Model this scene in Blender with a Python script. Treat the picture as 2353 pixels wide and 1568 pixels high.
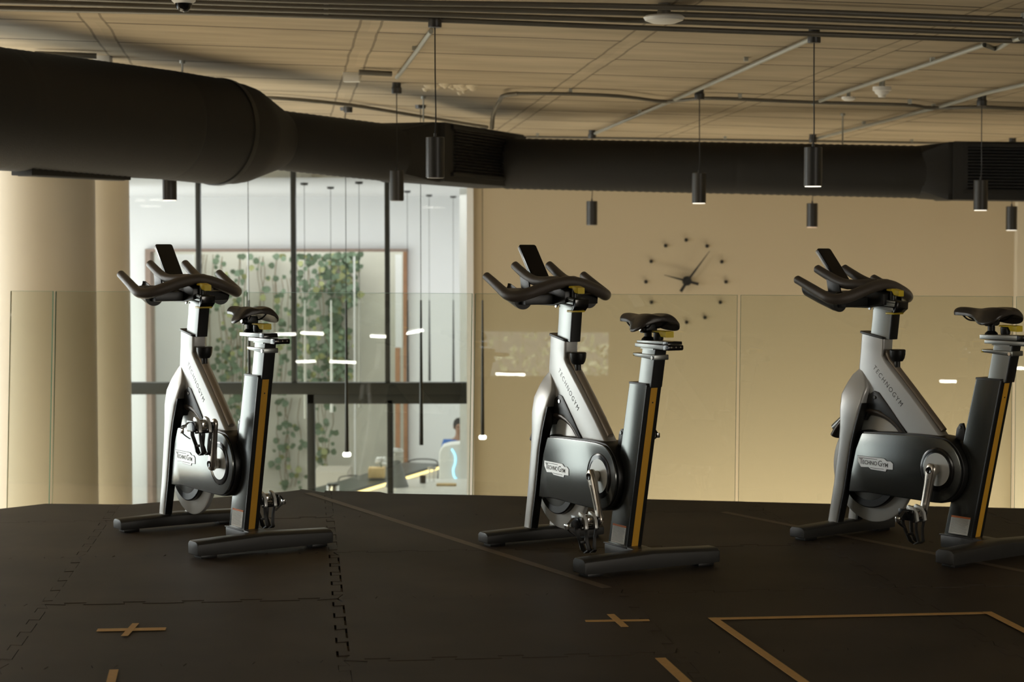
import bpy, bmesh, math, random
from mathutils import Vector, Matrix
PI = math.pi
scene = bpy.context.scene
for o in list(bpy.data.objects):
    bpy.data.objects.remove(o)
COL = scene.collection

# ------------------------------------------------------------------ camera
F_PX, EYE, HOR = 4400.0, 1.24, 558.0
PITCH = math.atan((784 - HOR) / F_PX)
cd = bpy.data.cameras.new('camera')
cam = bpy.data.objects.new('camera', cd)
COL.objects.link(cam)
cam.location = (0, 0, EYE)
cam.rotation_euler = (PI / 2 - PITCH, 0, 0)
cd.sensor_width = 36.0
cd.lens = 36.0 * F_PX / 2353.0
cd.clip_start = 0.05
cd.clip_end = 200
cd.dof.use_dof = True
cd.dof.focus_distance = 7.3
cd.dof.aperture_fstop = 5.0
scene.camera = cam

# ------------------------------------------------------------------ world, exposure
W = bpy.data.worlds.new('sky')
scene.world = W
W.use_nodes = True
bg = W.node_tree.nodes['Background']
bg.inputs[0].default_value = (0.86, 0.95, 1.0, 1)
bg.inputs[1].default_value = 1.0
vs = scene.view_settings
vs.view_transform = 'Standard'
vs.look = 'None'
vs.exposure = -0.05
vs.gamma = 1.0
vs.use_curve_mapping = False
scene.cycles.max_bounces = 10
scene.cycles.transparent_max_bounces = 16
scene.cycles.caustics_reflective = False
scene.cycles.caustics_refractive = False
scene.cycles.use_denoising = True


def area(name, loc, direction, sx, sy, power, color=(1, 1, 1)):
    d = bpy.data.lights.new(name, 'AREA')
    d.shape = 'RECTANGLE'
    d.size, d.size_y, d.energy, d.color = sx, sy, power, color
    o = bpy.data.objects.new(name, d)
    COL.objects.link(o)
    o.location = loc
    o.rotation_euler = Vector(direction).to_track_quat('-Z', 'Y').to_euler()
    return o


# daylight at the left windows, the sun, and added fill lights
area('daylight_left_windows', (-7.3, 14.8, 0.15), (1, -0.05, -0.06), 8.0, 2.2, 265, (0.93, 1.0, 0.95))
area('added_wall_uplight', (4.0, 17.6, -2.3), (0, 0.6, 1), 6.5, 0.3, 108, (1.0, 0.88, 0.66))  # unseen uplight added so the beige wall brightens toward its base
area('added_column_light', (-7.25, 11.8, 1.70), (1, 0.15, -0.10), 2.2, 1.0, 120, (1.0, 0.98, 0.92))  # extra light added in the left opening to brighten the columns
area('added_gym_left_fill', (-13.9, 3.0, 1.7), (1, 0.3, 0.03), 8.0, 1.8, 210, (1.0, 0.93, 0.80))  # added fill for the ceiling; the gym's left wall is solid
sd_ = bpy.data.lights.new('sun', 'SUN')
sd_.energy, sd_.angle, sd_.color = 38.0, math.radians(3), (1.0, 0.93, 0.80)
sun = bpy.data.objects.new('sun', sd_)
COL.objects.link(sun)
sun.rotation_euler = Vector((1.0, -0.3, -1.0)).to_track_quat('-Z', 'Y').to_euler()
area('added_right_fill', (7.2, 0.5, 1.1), (-1, 0.6, -0.45), 5.0, 1.5, 250, (1.0, 0.93, 0.82))  # fill added to light the bikes' rear faces; the wall here is solid
area('added_lobby_top_fill', (-3.2, 23.2, 1.80), (0, 0, -1), 7.0, 6.0, 190, (1.0, 0.98, 0.98))  # fill added under the closed lobby ceiling, no fixture built
area('added_lobby_side_fill', (-8.9, 23.5, -0.6), (1, 0.05, 0.7), 6.0, 4.0, 360, (0.97, 0.99, 1.0))  # side fill added to brighten the lobby, no window modelled
area('added_lobby_uplight', (-3.6, 23.6, -2.3), (0, 0, 1), 6.5, 6.0, 110, (1.0, 0.99, 0.97))  # upward fill added to brighten the lobby ceiling
area('added_garden_fill', (-3.4, 28.5, 2.2), (0, 0.25, -1), 4.5, 1.2, 75, (1.0, 0.99, 0.97))  # fill added over the climbing plants, below the closed roof


# ------------------------------------------------------------------ materials
def mat(name, col, rough=0.5, metal=0.0, emit=None, estr=0.0, spec=0.5, vary=0.06, nscale=14.0, bump=0.0, bscale=120.0, coat=0.0):
    m = bpy.data.materials.new(name)
    m.use_nodes = True
    nt = m.node_tree
    b = nt.nodes['Principled BSDF']
    b.inputs['Roughness'].default_value = rough
    b.inputs['Metallic'].default_value = metal
    b.inputs['Specular IOR Level'].default_value = spec
    b.inputs['Coat Weight'].default_value = coat
    tc = nt.nodes.new('ShaderNodeTexCoord')
    n = nt.nodes.new('ShaderNodeTexNoise')
    n.inputs['Scale'].default_value = nscale
    n.inputs['Detail'].default_value = 4
    nt.links.new(tc.outputs['Object'], n.inputs['Vector'])
    mx = nt.nodes.new('ShaderNodeMix')
    mx.data_type = 'RGBA'
    a = tuple(c * (1 - vary) for c in col)
    c2 = tuple(min(1, c * (1 + vary)) for c in col)
    mx.inputs[6].default_value = (*a, 1)
    mx.inputs[7].default_value = (*c2, 1)
    nt.links.new(n.outputs['Fac'], mx.inputs[0])
    nt.links.new(mx.outputs[2], b.inputs['Base Color'])
    if bump:
        n2 = nt.nodes.new('ShaderNodeTexNoise')
        n2.inputs['Scale'].default_value = bscale
        nt.links.new(tc.outputs['Object'], n2.inputs['Vector'])
        bp = nt.nodes.new('ShaderNodeBump')
        bp.inputs['Strength'].default_value = bump
        bp.inputs['Distance'].default_value = 0.004
        nt.links.new(n2.outputs['Fac'], bp.inputs['Height'])
        nt.links.new(bp.outputs['Normal'], b.inputs['Normal'])
    if emit:
        b.inputs['Emission Color'].default_value = (*emit, 1)
        b.inputs['Emission Strength'].default_value = estr
    return m


def glass_mat(name, tint, refl=1.0, rough=0.0):
    m = bpy.data.materials.new(name)
    m.use_nodes = True
    nt = m.node_tree
    nt.nodes.clear()
    out = nt.nodes.new('ShaderNodeOutputMaterial')
    tr = nt.nodes.new('ShaderNodeBsdfTransparent')
    tr.inputs[0].default_value = (*tint, 1)
    gl = nt.nodes.new('ShaderNodeBsdfGlossy')
    gl.inputs['Roughness'].default_value = rough
    gl.inputs['Color'].default_value = (refl, refl, refl, 1)
    fr = nt.nodes.new('ShaderNodeFresnel')
    fr.inputs['IOR'].default_value = 1.5
    mx = nt.nodes.new('ShaderNodeMixShader')
    nt.links.new(fr.outputs[0], mx.inputs[0])
    nt.links.new(tr.outputs[0], mx.inputs[1])
    nt.links.new(gl.outputs[0], mx.inputs[2])
    nt.links.new(mx.outputs[0], out.inputs[0])
    return m


M = {}
M['frame'] = mat('silver_paint', (0.70, 0.70, 0.68), 0.32, 0.30, vary=0.03)
M['satin'] = mat('satin_graphite', (0.145, 0.152, 0.145), 0.20, 0.88, vary=0.03)
M['alu'] = mat('anodised_aluminium', (0.27, 0.28, 0.27), 0.30, 0.9, vary=0.05)
M['disc'] = mat('machined_steel', (0.82, 0.83, 0.80), 0.32, 0.25, vary=0.03)
M['hubgrey'] = mat('grey_hub_metal', (0.30, 0.31, 0.30), 0.35, 0.7)
M['chrome'] = mat('polished_chrome', (0.85, 0.84, 0.82), 0.10, 1.0, vary=0.02)
M['crank'] = mat('brushed_crank_metal', (0.66, 0.61, 0.54), 0.27, 0.9, vary=0.05)
M['black'] = mat('black_plastic', (0.012, 0.012, 0.011), 0.38)
M['gloss'] = mat('gloss_black_plastic', (0.010, 0.010, 0.010), 0.14)
M['grip'] = mat('black_grip_rubber', (0.100, 0.082, 0.066), 0.35, bump=0.25, bscale=900)
M['saddle'] = mat('black_saddle_vinyl', (0.050, 0.041, 0.034), 0.27, bump=0.15, bscale=500)
M['foot'] = mat('dark_grey_coated_steel', (0.040, 0.039, 0.036), 0.36, bump=0.15, bscale=600)
M['edgetan'] = mat('tan_satin_edge', (0.42, 0.365, 0.295), 0.36, 0.35)
M['bronze'] = mat('brown_warm_sheen_plastic', (0.075, 0.058, 0.045), 0.30, 0.3)  # brown jar and knob top; on the flywheel guard, warm reflections as colour
M['yellow'] = mat('yellow_plastic', (1.0, 0.72, 0.05), 0.35)
M['stripe'] = mat('amber_stripe', (0.85, 0.44, 0.04), 0.5)
M['white'] = mat('white_plastic', (0.80, 0.80, 0.77), 0.4)
M['foil'] = mat('silver_foil', (0.90, 0.90, 0.88), 0.5, 0.75, vary=0.02)
M['label'] = mat('label_paper', (0.86, 0.86, 0.81), 0.6)
M['orange'] = mat('orange_label_band', (0.85, 0.26, 0.08), 0.6)
M['ink'] = mat('label_ink', (0.16, 0.16, 0.15), 0.7)
M['engrave'] = mat('engraved_letter_grey', (0.055, 0.052, 0.045), 0.6)
M['screen'] = mat('dark_screen_glass', (0.010, 0.008, 0.007), 0.18)
M['conduit'] = mat('galvanised_conduit', (0.40, 0.41, 0.37), 0.45, 0.5)
M['conduitdk'] = mat('dull_steel_conduit', (0.16, 0.15, 0.125), 0.5, 0.4)
M['duct'] = mat('black_duct_wrap', (0.010, 0.0095, 0.0085), 0.75, bump=0.4, bscale=160)
M['pend'] = mat('black_pendant_paint', (0.035, 0.034, 0.032), 0.38)
M['lamp'] = mat('lit_lamp_diffuser', (0.9, 0.88, 0.8), 0.5, emit=(1.0, 0.93, 0.78), estr=1.6)
M['lampdim'] = mat('unlit_lamp_diffuser', (0.30, 0.29, 0.27), 0.5)
M['lampwarm'] = mat('warm_lamp_diffuser', (0.8, 0.6, 0.45), 0.5, emit=(1.0, 0.72, 0.5), estr=0.7)
M['tip'] = mat('bright_lamp_tip', (1, 1, 1), 0.5, emit=(1.0, 1.0, 0.9), estr=6.0)
M['led'] = mat('led_tube', (1, 1, 1), 0.5, emit=(1.0, 0.98, 0.88), estr=34.0)
M['beige'] = mat('beige_wall_paint', (0.50, 0.425, 0.300), 0.75, vary=0.03, nscale=0.7)
M['pale'] = mat('pale_wall_paint', (0.62, 0.56, 0.44), 0.7, vary=0.02)
M['lobby'] = mat('white_lobby_paint', (0.77, 0.78, 0.79), 0.8, vary=0.02, nscale=0.8)
M['column'] = mat('plastered_column', (0.62, 0.57, 0.47), 0.6, vary=0.04, nscale=2.0)
M['mullion'] = mat('black_window_metal', (0.012, 0.014, 0.012), 0.5)
M['wood'] = mat('brown_timber', (0.30, 0.15, 0.075), 0.5, vary=0.25, nscale=8)
M['mauve'] = mat('weathered_timber_frame', (0.26, 0.19, 0.155), 0.6, vary=0.15)
M['garden'] = mat('cream_garden_wall', (0.56, 0.55, 0.49), 0.85, vary=0.16, nscale=1.6)
M['gravel'] = mat('grey_concrete', (0.42, 0.39, 0.33), 0.9)
M['leaf'] = mat('green_leaf', (0.13, 0.185, 0.12), 0.6, vary=0.35, nscale=3)
M['leaf2'] = mat('yellow_green_leaf', (0.28, 0.30, 0.13), 0.5, vary=0.4, nscale=3)
M['stem'] = mat('vine_stem', (0.20, 0.15, 0.09), 0.8)
M['tape_y'] = mat('ochre_floor_tape', (0.80, 0.48, 0.17), 0.6, vary=0.12, nscale=40)
M['tape_b'] = mat('worn_tan_floor_tape', (0.16, 0.118, 0.082), 0.6, vary=0.25, nscale=30)
M['slab'] = mat('slab_screed', (0.30, 0.22, 0.15), 0.8)
M['marble'] = mat('white_marble', (0.72, 0.70, 0.64), 0.3, vary=0.12, nscale=3)
M['darktop'] = mat('dark_counter_top', (0.05, 0.055, 0.05), 0.3)
M['glow'] = mat('warm_led_strip', (1, 0.8, 0.4), 0.5, emit=(1.0, 0.72, 0.28), estr=2.2)
M['blueglow'] = mat('blue_light_strip', (0.4, 0.7, 1), 0.5, emit=(0.35, 0.75, 1.0), estr=1.6)
M['skin'] = mat('skin', (0.30, 0.17, 0.115), 0.55)
M['hair'] = mat('dark_hair', (0.015, 0.012, 0.010), 0.6)
M['blueshirt'] = mat('blue_fabric', (0.05, 0.14, 0.42), 0.8)
M['boxwood'] = mat('light_wood_box', (0.62, 0.45, 0.22), 0.6, vary=0.15)
M['cloth'] = mat('white_cloth', (0.75, 0.75, 0.73), 0.9)
M['greycloth'] = mat('grey_fabric', (0.30, 0.31, 0.31), 0.9)
M['railglass'] = glass_mat('railing_glass', (0.95, 0.965, 0.935), 1.0)
M['winglass'] = glass_mat('window_glass', (0.96, 0.98, 0.965), 0.12)
M['edge'] = mat('green_glass_edge', (0.30, 0.52, 0.44), 0.15, 0.0, vary=0.3, nscale=2.0, spec=0.8)


def concrete():
    m = bpy.data.materials.new('board_marked_concrete')
    m.use_nodes = True
    nt = m.node_tree
    N, L = nt.nodes, nt.links
    b = N['Principled BSDF']
    b.inputs['Roughness'].default_value = 0.85
    tc = N.new('ShaderNodeTexCoord')
    mp = N.new('ShaderNodeMapping')
    mp.inputs['Rotation'].default_value = (0, 0, math.radians(-7.0))
    L.new(tc.outputs['Object'], mp.inputs[0])
    sp = N.new('ShaderNodeSeparateXYZ')
    L.new(mp.outputs[0], sp.inputs[0])

    def math_(op, a, b_=None, c=None):
        n = N.new('ShaderNodeMath')
        n.operation = op
        for i, v in enumerate((a, b_, c)):
            if v is None:
                continue
            if isinstance(v, (int, float)):
                n.inputs[i].default_value = v
            else:
                L.new(v, n.inputs[i])
        return n.outputs[0]
    ns = N.new('ShaderNodeTexNoise')
    ns.inputs['Scale'].default_value = 2.2
    ns.inputs['Detail'].default_value = 3
    L.new(tc.outputs['Object'], ns.inputs['Vector'])
    wob = math_('MULTIPLY', math_('SUBTRACT', ns.outputs['Fac'], 0.5), 0.03)
    # board seams
    yy = math_('DIVIDE', math_('ADD', math_('ADD', sp.outputs['Y'], wob), 0.20), 0.86)
    fy = math_('ABSOLUTE', math_('SUBTRACT', math_('FRACT', yy), 0.5))
    seam = math_('GREATER_THAN', fy, 0.481)
    # cross strips
    xx = math_('DIVIDE', math_('ADD', math_('ADD', sp.outputs['X'], wob), 2.52), 1.52)
    fx = math_('ABSOLUTE', math_('SUBTRACT', math_('FRACT', xx), 0.5))
    strip = math_('GREATER_THAN', fx, 0.463)
    e1 = math_('MULTIPLY', math_('GREATER_THAN', fx, 0.456), math_('LESS_THAN', fx, 0.466))
    seam = math_('MULTIPLY', seam, math_('SUBTRACT', 1.0, strip))
    # per-board tone
    bid = math_('ADD', math_('FLOOR', yy), math_('MULTIPLY', math_('FLOOR', xx), 7.31))
    wn = N.new('ShaderNodeTexWhiteNoise')
    wn.noise_dimensions = '1D'
    L.new(bid, wn.inputs['W'])
    # streaks along the boards
    mp2 = N.new('ShaderNodeMapping')
    mp2.inputs['Scale'].default_value = (0.55, 2.6, 1)
    L.new(mp.outputs[0], mp2.inputs[0])
    st = N.new('ShaderNodeTexNoise')
    st.inputs['Scale'].default_value = 2.0
    st.inputs['Detail'].default_value = 7
    st.inputs['Roughness'].default_value = 0.55
    L.new(mp2.outputs[0], st.inputs['Vector'])
    r = N.new('ShaderNodeValToRGB')
    r.color_ramp.elements[0].position = 0.32
    r.color_ramp.elements[0].color = (0.36, 0.295, 0.20, 1)
    r.color_ramp.elements[1].position = 0.72
    r.color_ramp.elements[1].color = (0.51, 0.425, 0.295, 1)
    v = math_('ADD', st.outputs['Fac'], math_('MULTIPLY', math_('SUBTRACT', wn.outputs['Value'], 0.5), 0.12))
    L.new(v, r.inputs[0])
    mx = N.new('ShaderNodeMix')
    mx.data_type = 'RGBA'
    L.new(math_('MULTIPLY', seam, 0.85), mx.inputs[0])
    L.new(r.outputs[0], mx.inputs[6])
    mx.inputs[7].default_value = (0.06, 0.045, 0.03, 1)
    mx2 = N.new('ShaderNodeMix')
    mx2.data_type = 'RGBA'
    L.new(math_('MULTIPLY', e1, 0.6), mx2.inputs[0])
    L.new(mx.outputs[2], mx2.inputs[6])
    mx2.inputs[7].default_value = (0.10, 0.08, 0.05, 1)
    L.new(mx2.outputs[2], b.inputs['Base Color'])
    h = math_('SUBTRACT', math_('MULTIPLY', st.outputs['Fac'], 0.5), math_('ADD', seam, math_('MULTIPLY', strip, 0.4)))
    bp = N.new('ShaderNodeBump')
    bp.inputs['Strength'].default_value = 0.5
    bp.inputs['Distance'].default_value = 0.02
    L.new(h, bp.inputs['Height'])
    L.new(bp.outputs[0], b.inputs['Normal'])
    return m


def rubber():
    m = bpy.data.materials.new('recycled_rubber_mat')
    m.use_nodes = True
    nt = m.node_tree
    N, L = nt.nodes, nt.links
    b = N['Principled BSDF']
    b.inputs['Roughness'].default_value = 0.62
    b.inputs['Specular IOR Level'].default_value = 0.35
    tc = N.new('ShaderNodeTexCoord')
    a = N.new('ShaderNodeTexNoise')
    a.inputs['Scale'].default_value = 2.3
    a.inputs['Detail'].default_value = 6
    L.new(tc.outputs['Object'], a.inputs['Vector'])
    r = N.new('ShaderNodeValToRGB')
    r.color_ramp.elements[0].position = 0.35
    r.color_ramp.elements[0].color = (0.040, 0.028, 0.019, 1)
    r.color_ramp.elements[1].position = 0.72
    r.color_ramp.elements[1].color = (0.070, 0.050, 0.034, 1)
    L.new(a.outputs['Fac'], r.inputs[0])
    f = N.new('ShaderNodeTexNoise')
    f.inputs['Scale'].default_value = 320
    L.new(tc.outputs['Object'], f.inputs['Vector'])
    bp = N.new('ShaderNodeBump')
    bp.inputs['Strength'].default_value = 0.25
    bp.inputs['Distance'].default_value = 0.002
    L.new(f.outputs['Fac'], bp.inputs['Height'])
    L.new(bp.outputs[0], b.inputs['Normal'])
    L.new(r.outputs[0], b.inputs['Base Color'])
    return m


M['concrete'] = concrete()
M['rubber'] = rubber()


# ------------------------------------------------------------------ helpers
def tag(o, label=None, cat=None, group=None, kind=None):
    if label: o['label'] = label
    if cat: o['category'] = cat
    if group: o['group'] = group
    if kind: o['kind'] = kind
    return o


def empty(name, loc, rz=0.0):
    o = bpy.data.objects.new(name, None)
    o.empty_display_size = 0.1
    COL.objects.link(o)
    o.location = loc
    o.rotation_euler = (0, 0, rz)
    return o


class MB:
    def __init__(s):
        s.bm = bmesh.new()

    def ring(s, pts):
        return [s.bm.verts.new(p) for p in pts]

    def skin(s, rings, caps=True, closed=False):
        R = [s.ring(r) for r in rings]
        n = len(R[0])
        pairs = list(zip(R, R[1:])) + ([(R[-1], R[0])] if closed else [])
        for a, b in pairs:
            for i in range(n):
                j = (i + 1) % n
                s.bm.faces.new((a[i], a[j], b[j], b[i]))
        if caps and not closed:
            s.bm.faces.new(list(reversed(R[0])))
            s.bm.faces.new(R[-1])
        return s

    def box(s, x0, x1, y0, y1, z0, z1, bev=0.0, seg=2):
        t = MB() if bev else s
        t.skin([[(x0, y0, z0), (x1, y0, z0), (x1, y1, z0), (x0, y1, z0)], [(x0, y0, z1), (x1, y0, z1), (x1, y1, z1), (x0, y1, z1)]])
        if bev: s.merge(t, bev, seg)
        return s

    def merge(s, t, bev=0.0, seg=2, angle=30):
        bm = t.bm
        if bev:
            bm.normal_update()
            es = [e for e in bm.edges if e.is_manifold and e.calc_face_angle(0) > math.radians(angle)]
            bmesh.ops.bevel(bm, geom=es, offset=bev, segments=seg, profile=0.6, affect='EDGES', clamp_overlap=True)
        me = bpy.data.meshes.new('tmp')
        bm.to_mesh(me)
        s.bm.from_mesh(me)
        bpy.data.meshes.remove(me)
        bm.free()
        return s

    def prism(s, poly, v0, v1, bev=0.0, seg=2, plane='xz'):
        # poly in (x,z) extruded along y, or (x,y) extruded along z
        t = MB() if bev else s
        if plane == 'xz':
            f = lambda v: [(p[0], v, p[1]) for p in poly]
        elif plane == 'xy':
            f = lambda v: [(p[0], p[1], v) for p in poly]
        else:
            f = lambda v: [(v, p[0], p[1]) for p in poly]
        t.skin([f(v0), f(v1)])
        if bev: s.merge(t, bev, seg)
        return s

    def tube(s, pts, r, seg=12, cap=True):
        pts = [Vector(p) for p in pts]
        rs = r if isinstance(r, (list, tuple)) else [r] * len(pts)
        rings = []
        up = None
        for i, p in enumerate(pts):
            d = (pts[min(i + 1, len(pts) - 1)] - pts[max(i - 1, 0)]).normalized()
            if up is None:
                up = Vector((0, 0, 1)) if abs(d.z) < 0.9 else Vector((1, 0, 0))
            a = (up - d * up.dot(d)).normalized()
            up = a
            b = d.cross(a)
            rings.append([p + (a * math.cos(t) + b * math.sin(t)) * rs[i] for t in [2 * PI * k / seg for k in range(seg)]])
        s.skin(rings, caps=cap)
        return s

    def cyl(s, p0, p1, r0, r1=None, seg=24):
        return s.tube([p0, p1], [r0, r0 if r1 is None else r1], seg)

    def lathe(s, prof, c=(0, 0, 0), axis='z', seg=32):
        rings = []
        for r, h in prof:
            r = max(r, 1e-5)
            ring = []
            for k in range(seg):
                a = 2 * PI * k / seg
                x, y = r * math.cos(a), r * math.sin(a)
                p = {'z': (x, y, h), 'y': (x, h, y), 'x': (h, x, y)}[axis]
                ring.append((c[0] + p[0], c[1] + p[1], c[2] + p[2]))
            rings.append(ring)
        return s.skin(rings)

    def loft(s, st, rad=0.008, n=5):
        # stations: ((x,z) A, (x,z) B, y0, y1) rounded rectangles
        rings = []
        for A, B, y0, y1 in st:
            A, B = Vector(A), Vector(B)
            w = (B - A).length
            h = abs(y1 - y0)
            r = min(rad, w * 0.49, h * 0.49)
            e = (B - A) / w
            pts = []
            for cx, cy, a0 in ((w - r, h - r, 0), (r, h - r, 90), (r, r, 180), (w - r, r, 270)):
                for k in range(n):
                    a = math.radians(a0 + 90 * k / (n - 1))
                    q = (cx + r * math.cos(a), cy + r * math.sin(a))
                    P = A + e * q[0]
                    pts.append((P[0], min(y0, y1) + q[1], P[1]))
            rings.append(pts)
        return s.skin(rings)

    def build(s, name, m, parent=None, loc=None, sharp=38, bevel=0.0):
        bm = s.bm
        if bevel:
            bm.normal_update()
            es = [e for e in bm.edges if e.is_manifold and e.calc_face_angle(0) > math.radians(35)]
            bmesh.ops.bevel(bm, geom=es, offset=bevel, segments=2, profile=0.6, affect='EDGES', clamp_overlap=True)
        bmesh.ops.recalc_face_normals(bm, faces=bm.faces)
        me = bpy.data.meshes.new(name)
        bm.to_mesh(me)
        bm.free()
        me.polygons.foreach_set('use_smooth', [True] * len(me.polygons))
        me.set_sharp_from_angle(angle=math.radians(sharp))
        me.materials.append(M[m] if isinstance(m, str) else m)
        o = bpy.data.objects.new(name, me)
        COL.objects.link(o)
        if parent: o.parent = parent
        if loc is not None: o.location = loc
        return o


def smooth_path(pts, n=8):
    # Catmull-Rom through the points
    P = [Vector(p) for p in pts]
    P = [P[0] * 2 - P[1]] + P + [P[-1] * 2 - P[-2]]
    out = []
    for i in range(1, len(P) - 2):
        a, b, c, d = P[i - 1:i + 3]
        for k in range(n):
            t = k / n
            out.append(0.5 * ((2 * b) + (c - a) * t + (2 * a - 5 * b + 4 * c - d) * t * t + (3 * b - a - 3 * c + d) * t ** 3))
    out.append(P[-2])
    return out


def text_mesh(txt, size, m, name, parent, origin, xdir, ydir, depth=0.0006, extra=0.0, space=1.0, align='LEFT'):
    cu = bpy.data.curves.new('lettering', 'FONT')
    cu.body = txt
    cu.size = size
    cu.extrude = depth
    cu.offset = extra
    cu.space_character = space
    cu.align_x = align
    ob = bpy.data.objects.new('lettering', cu)
    COL.objects.link(ob)
    dg = bpy.context.evaluated_depsgraph_get()
    me = bpy.data.meshes.new_from_object(ob.evaluated_get(dg))
    bpy.data.objects.remove(ob)
    X, Y = Vector(xdir).normalized(), Vector(ydir).normalized()
    Z = X.cross(Y)
    T = Matrix(((X.x, Y.x, Z.x, origin[0]), (X.y, Y.y, Z.y, origin[1]), (X.z, Y.z, Z.z, origin[2]), (0, 0, 0, 1)))
    me.transform(T)
    me.materials.clear()
    me.materials.append(M[m])
    me.name = name
    o = bpy.data.objects.new(name, me)
    COL.objects.link(o)
    o.parent = parent
    return o


def ray(px, py):
    a, c = (px - 1176.5) / F_PX, (784 - py) / F_PX
    d = Vector((a, math.cos(PITCH) + c * math.sin(PITCH), -math.sin(PITCH) + c * math.cos(PITCH)))
    return d / d.y


def at(px, py, D):
    return Vector((0, 0, EYE)) + ray(px, py) * D


def ground(px, py, z=0.0):
    d = ray(px, py)
    return Vector((0, 0, EYE)) + d * ((z - EYE) / d.z)


CA, CB, CC = -0.019, -0.026, 2.706      # the slab soffit falls slightly


def ceil_z(x, y):
    return CA * x + CB * y + CC


def onceil(px, py, drop=0.0):
    d = ray(px, py)
    t = (EYE - (CC - drop)) / (CA * d.x + CB * d.y - d.z)
    return Vector((0, 0, EYE)) + d * t


# ------------------------------------------------------------------ setting
def plate(name, quad, th, m, kind='structure'):
    b = MB()
    top = [Vector(q) for q in quad]
    b.skin([[p + Vector((0, 0, 0)) for p in top], [p + Vector((0, 0, th)) for p in top]])
    o = b.build(name, m)
    tag(o, kind=kind)
    return o


# ceiling: one sloping slab over the whole hall
for nm, (X0, X1, Y0, Y1) in (('ceiling', (-7.4, 7.6, -16.3, 19.3)), ('ceiling_gym_side', (-14.2, -7.4, -16.3, 9.0))):
    plate(nm, [(X0, Y0, ceil_z(X0, Y0)), (X1, Y0, ceil_z(X1, Y0)), (X1, Y1, ceil_z(X1, Y1)), (X0, Y1, ceil_z(X0, Y1))], 0.25, 'concrete')


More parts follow.
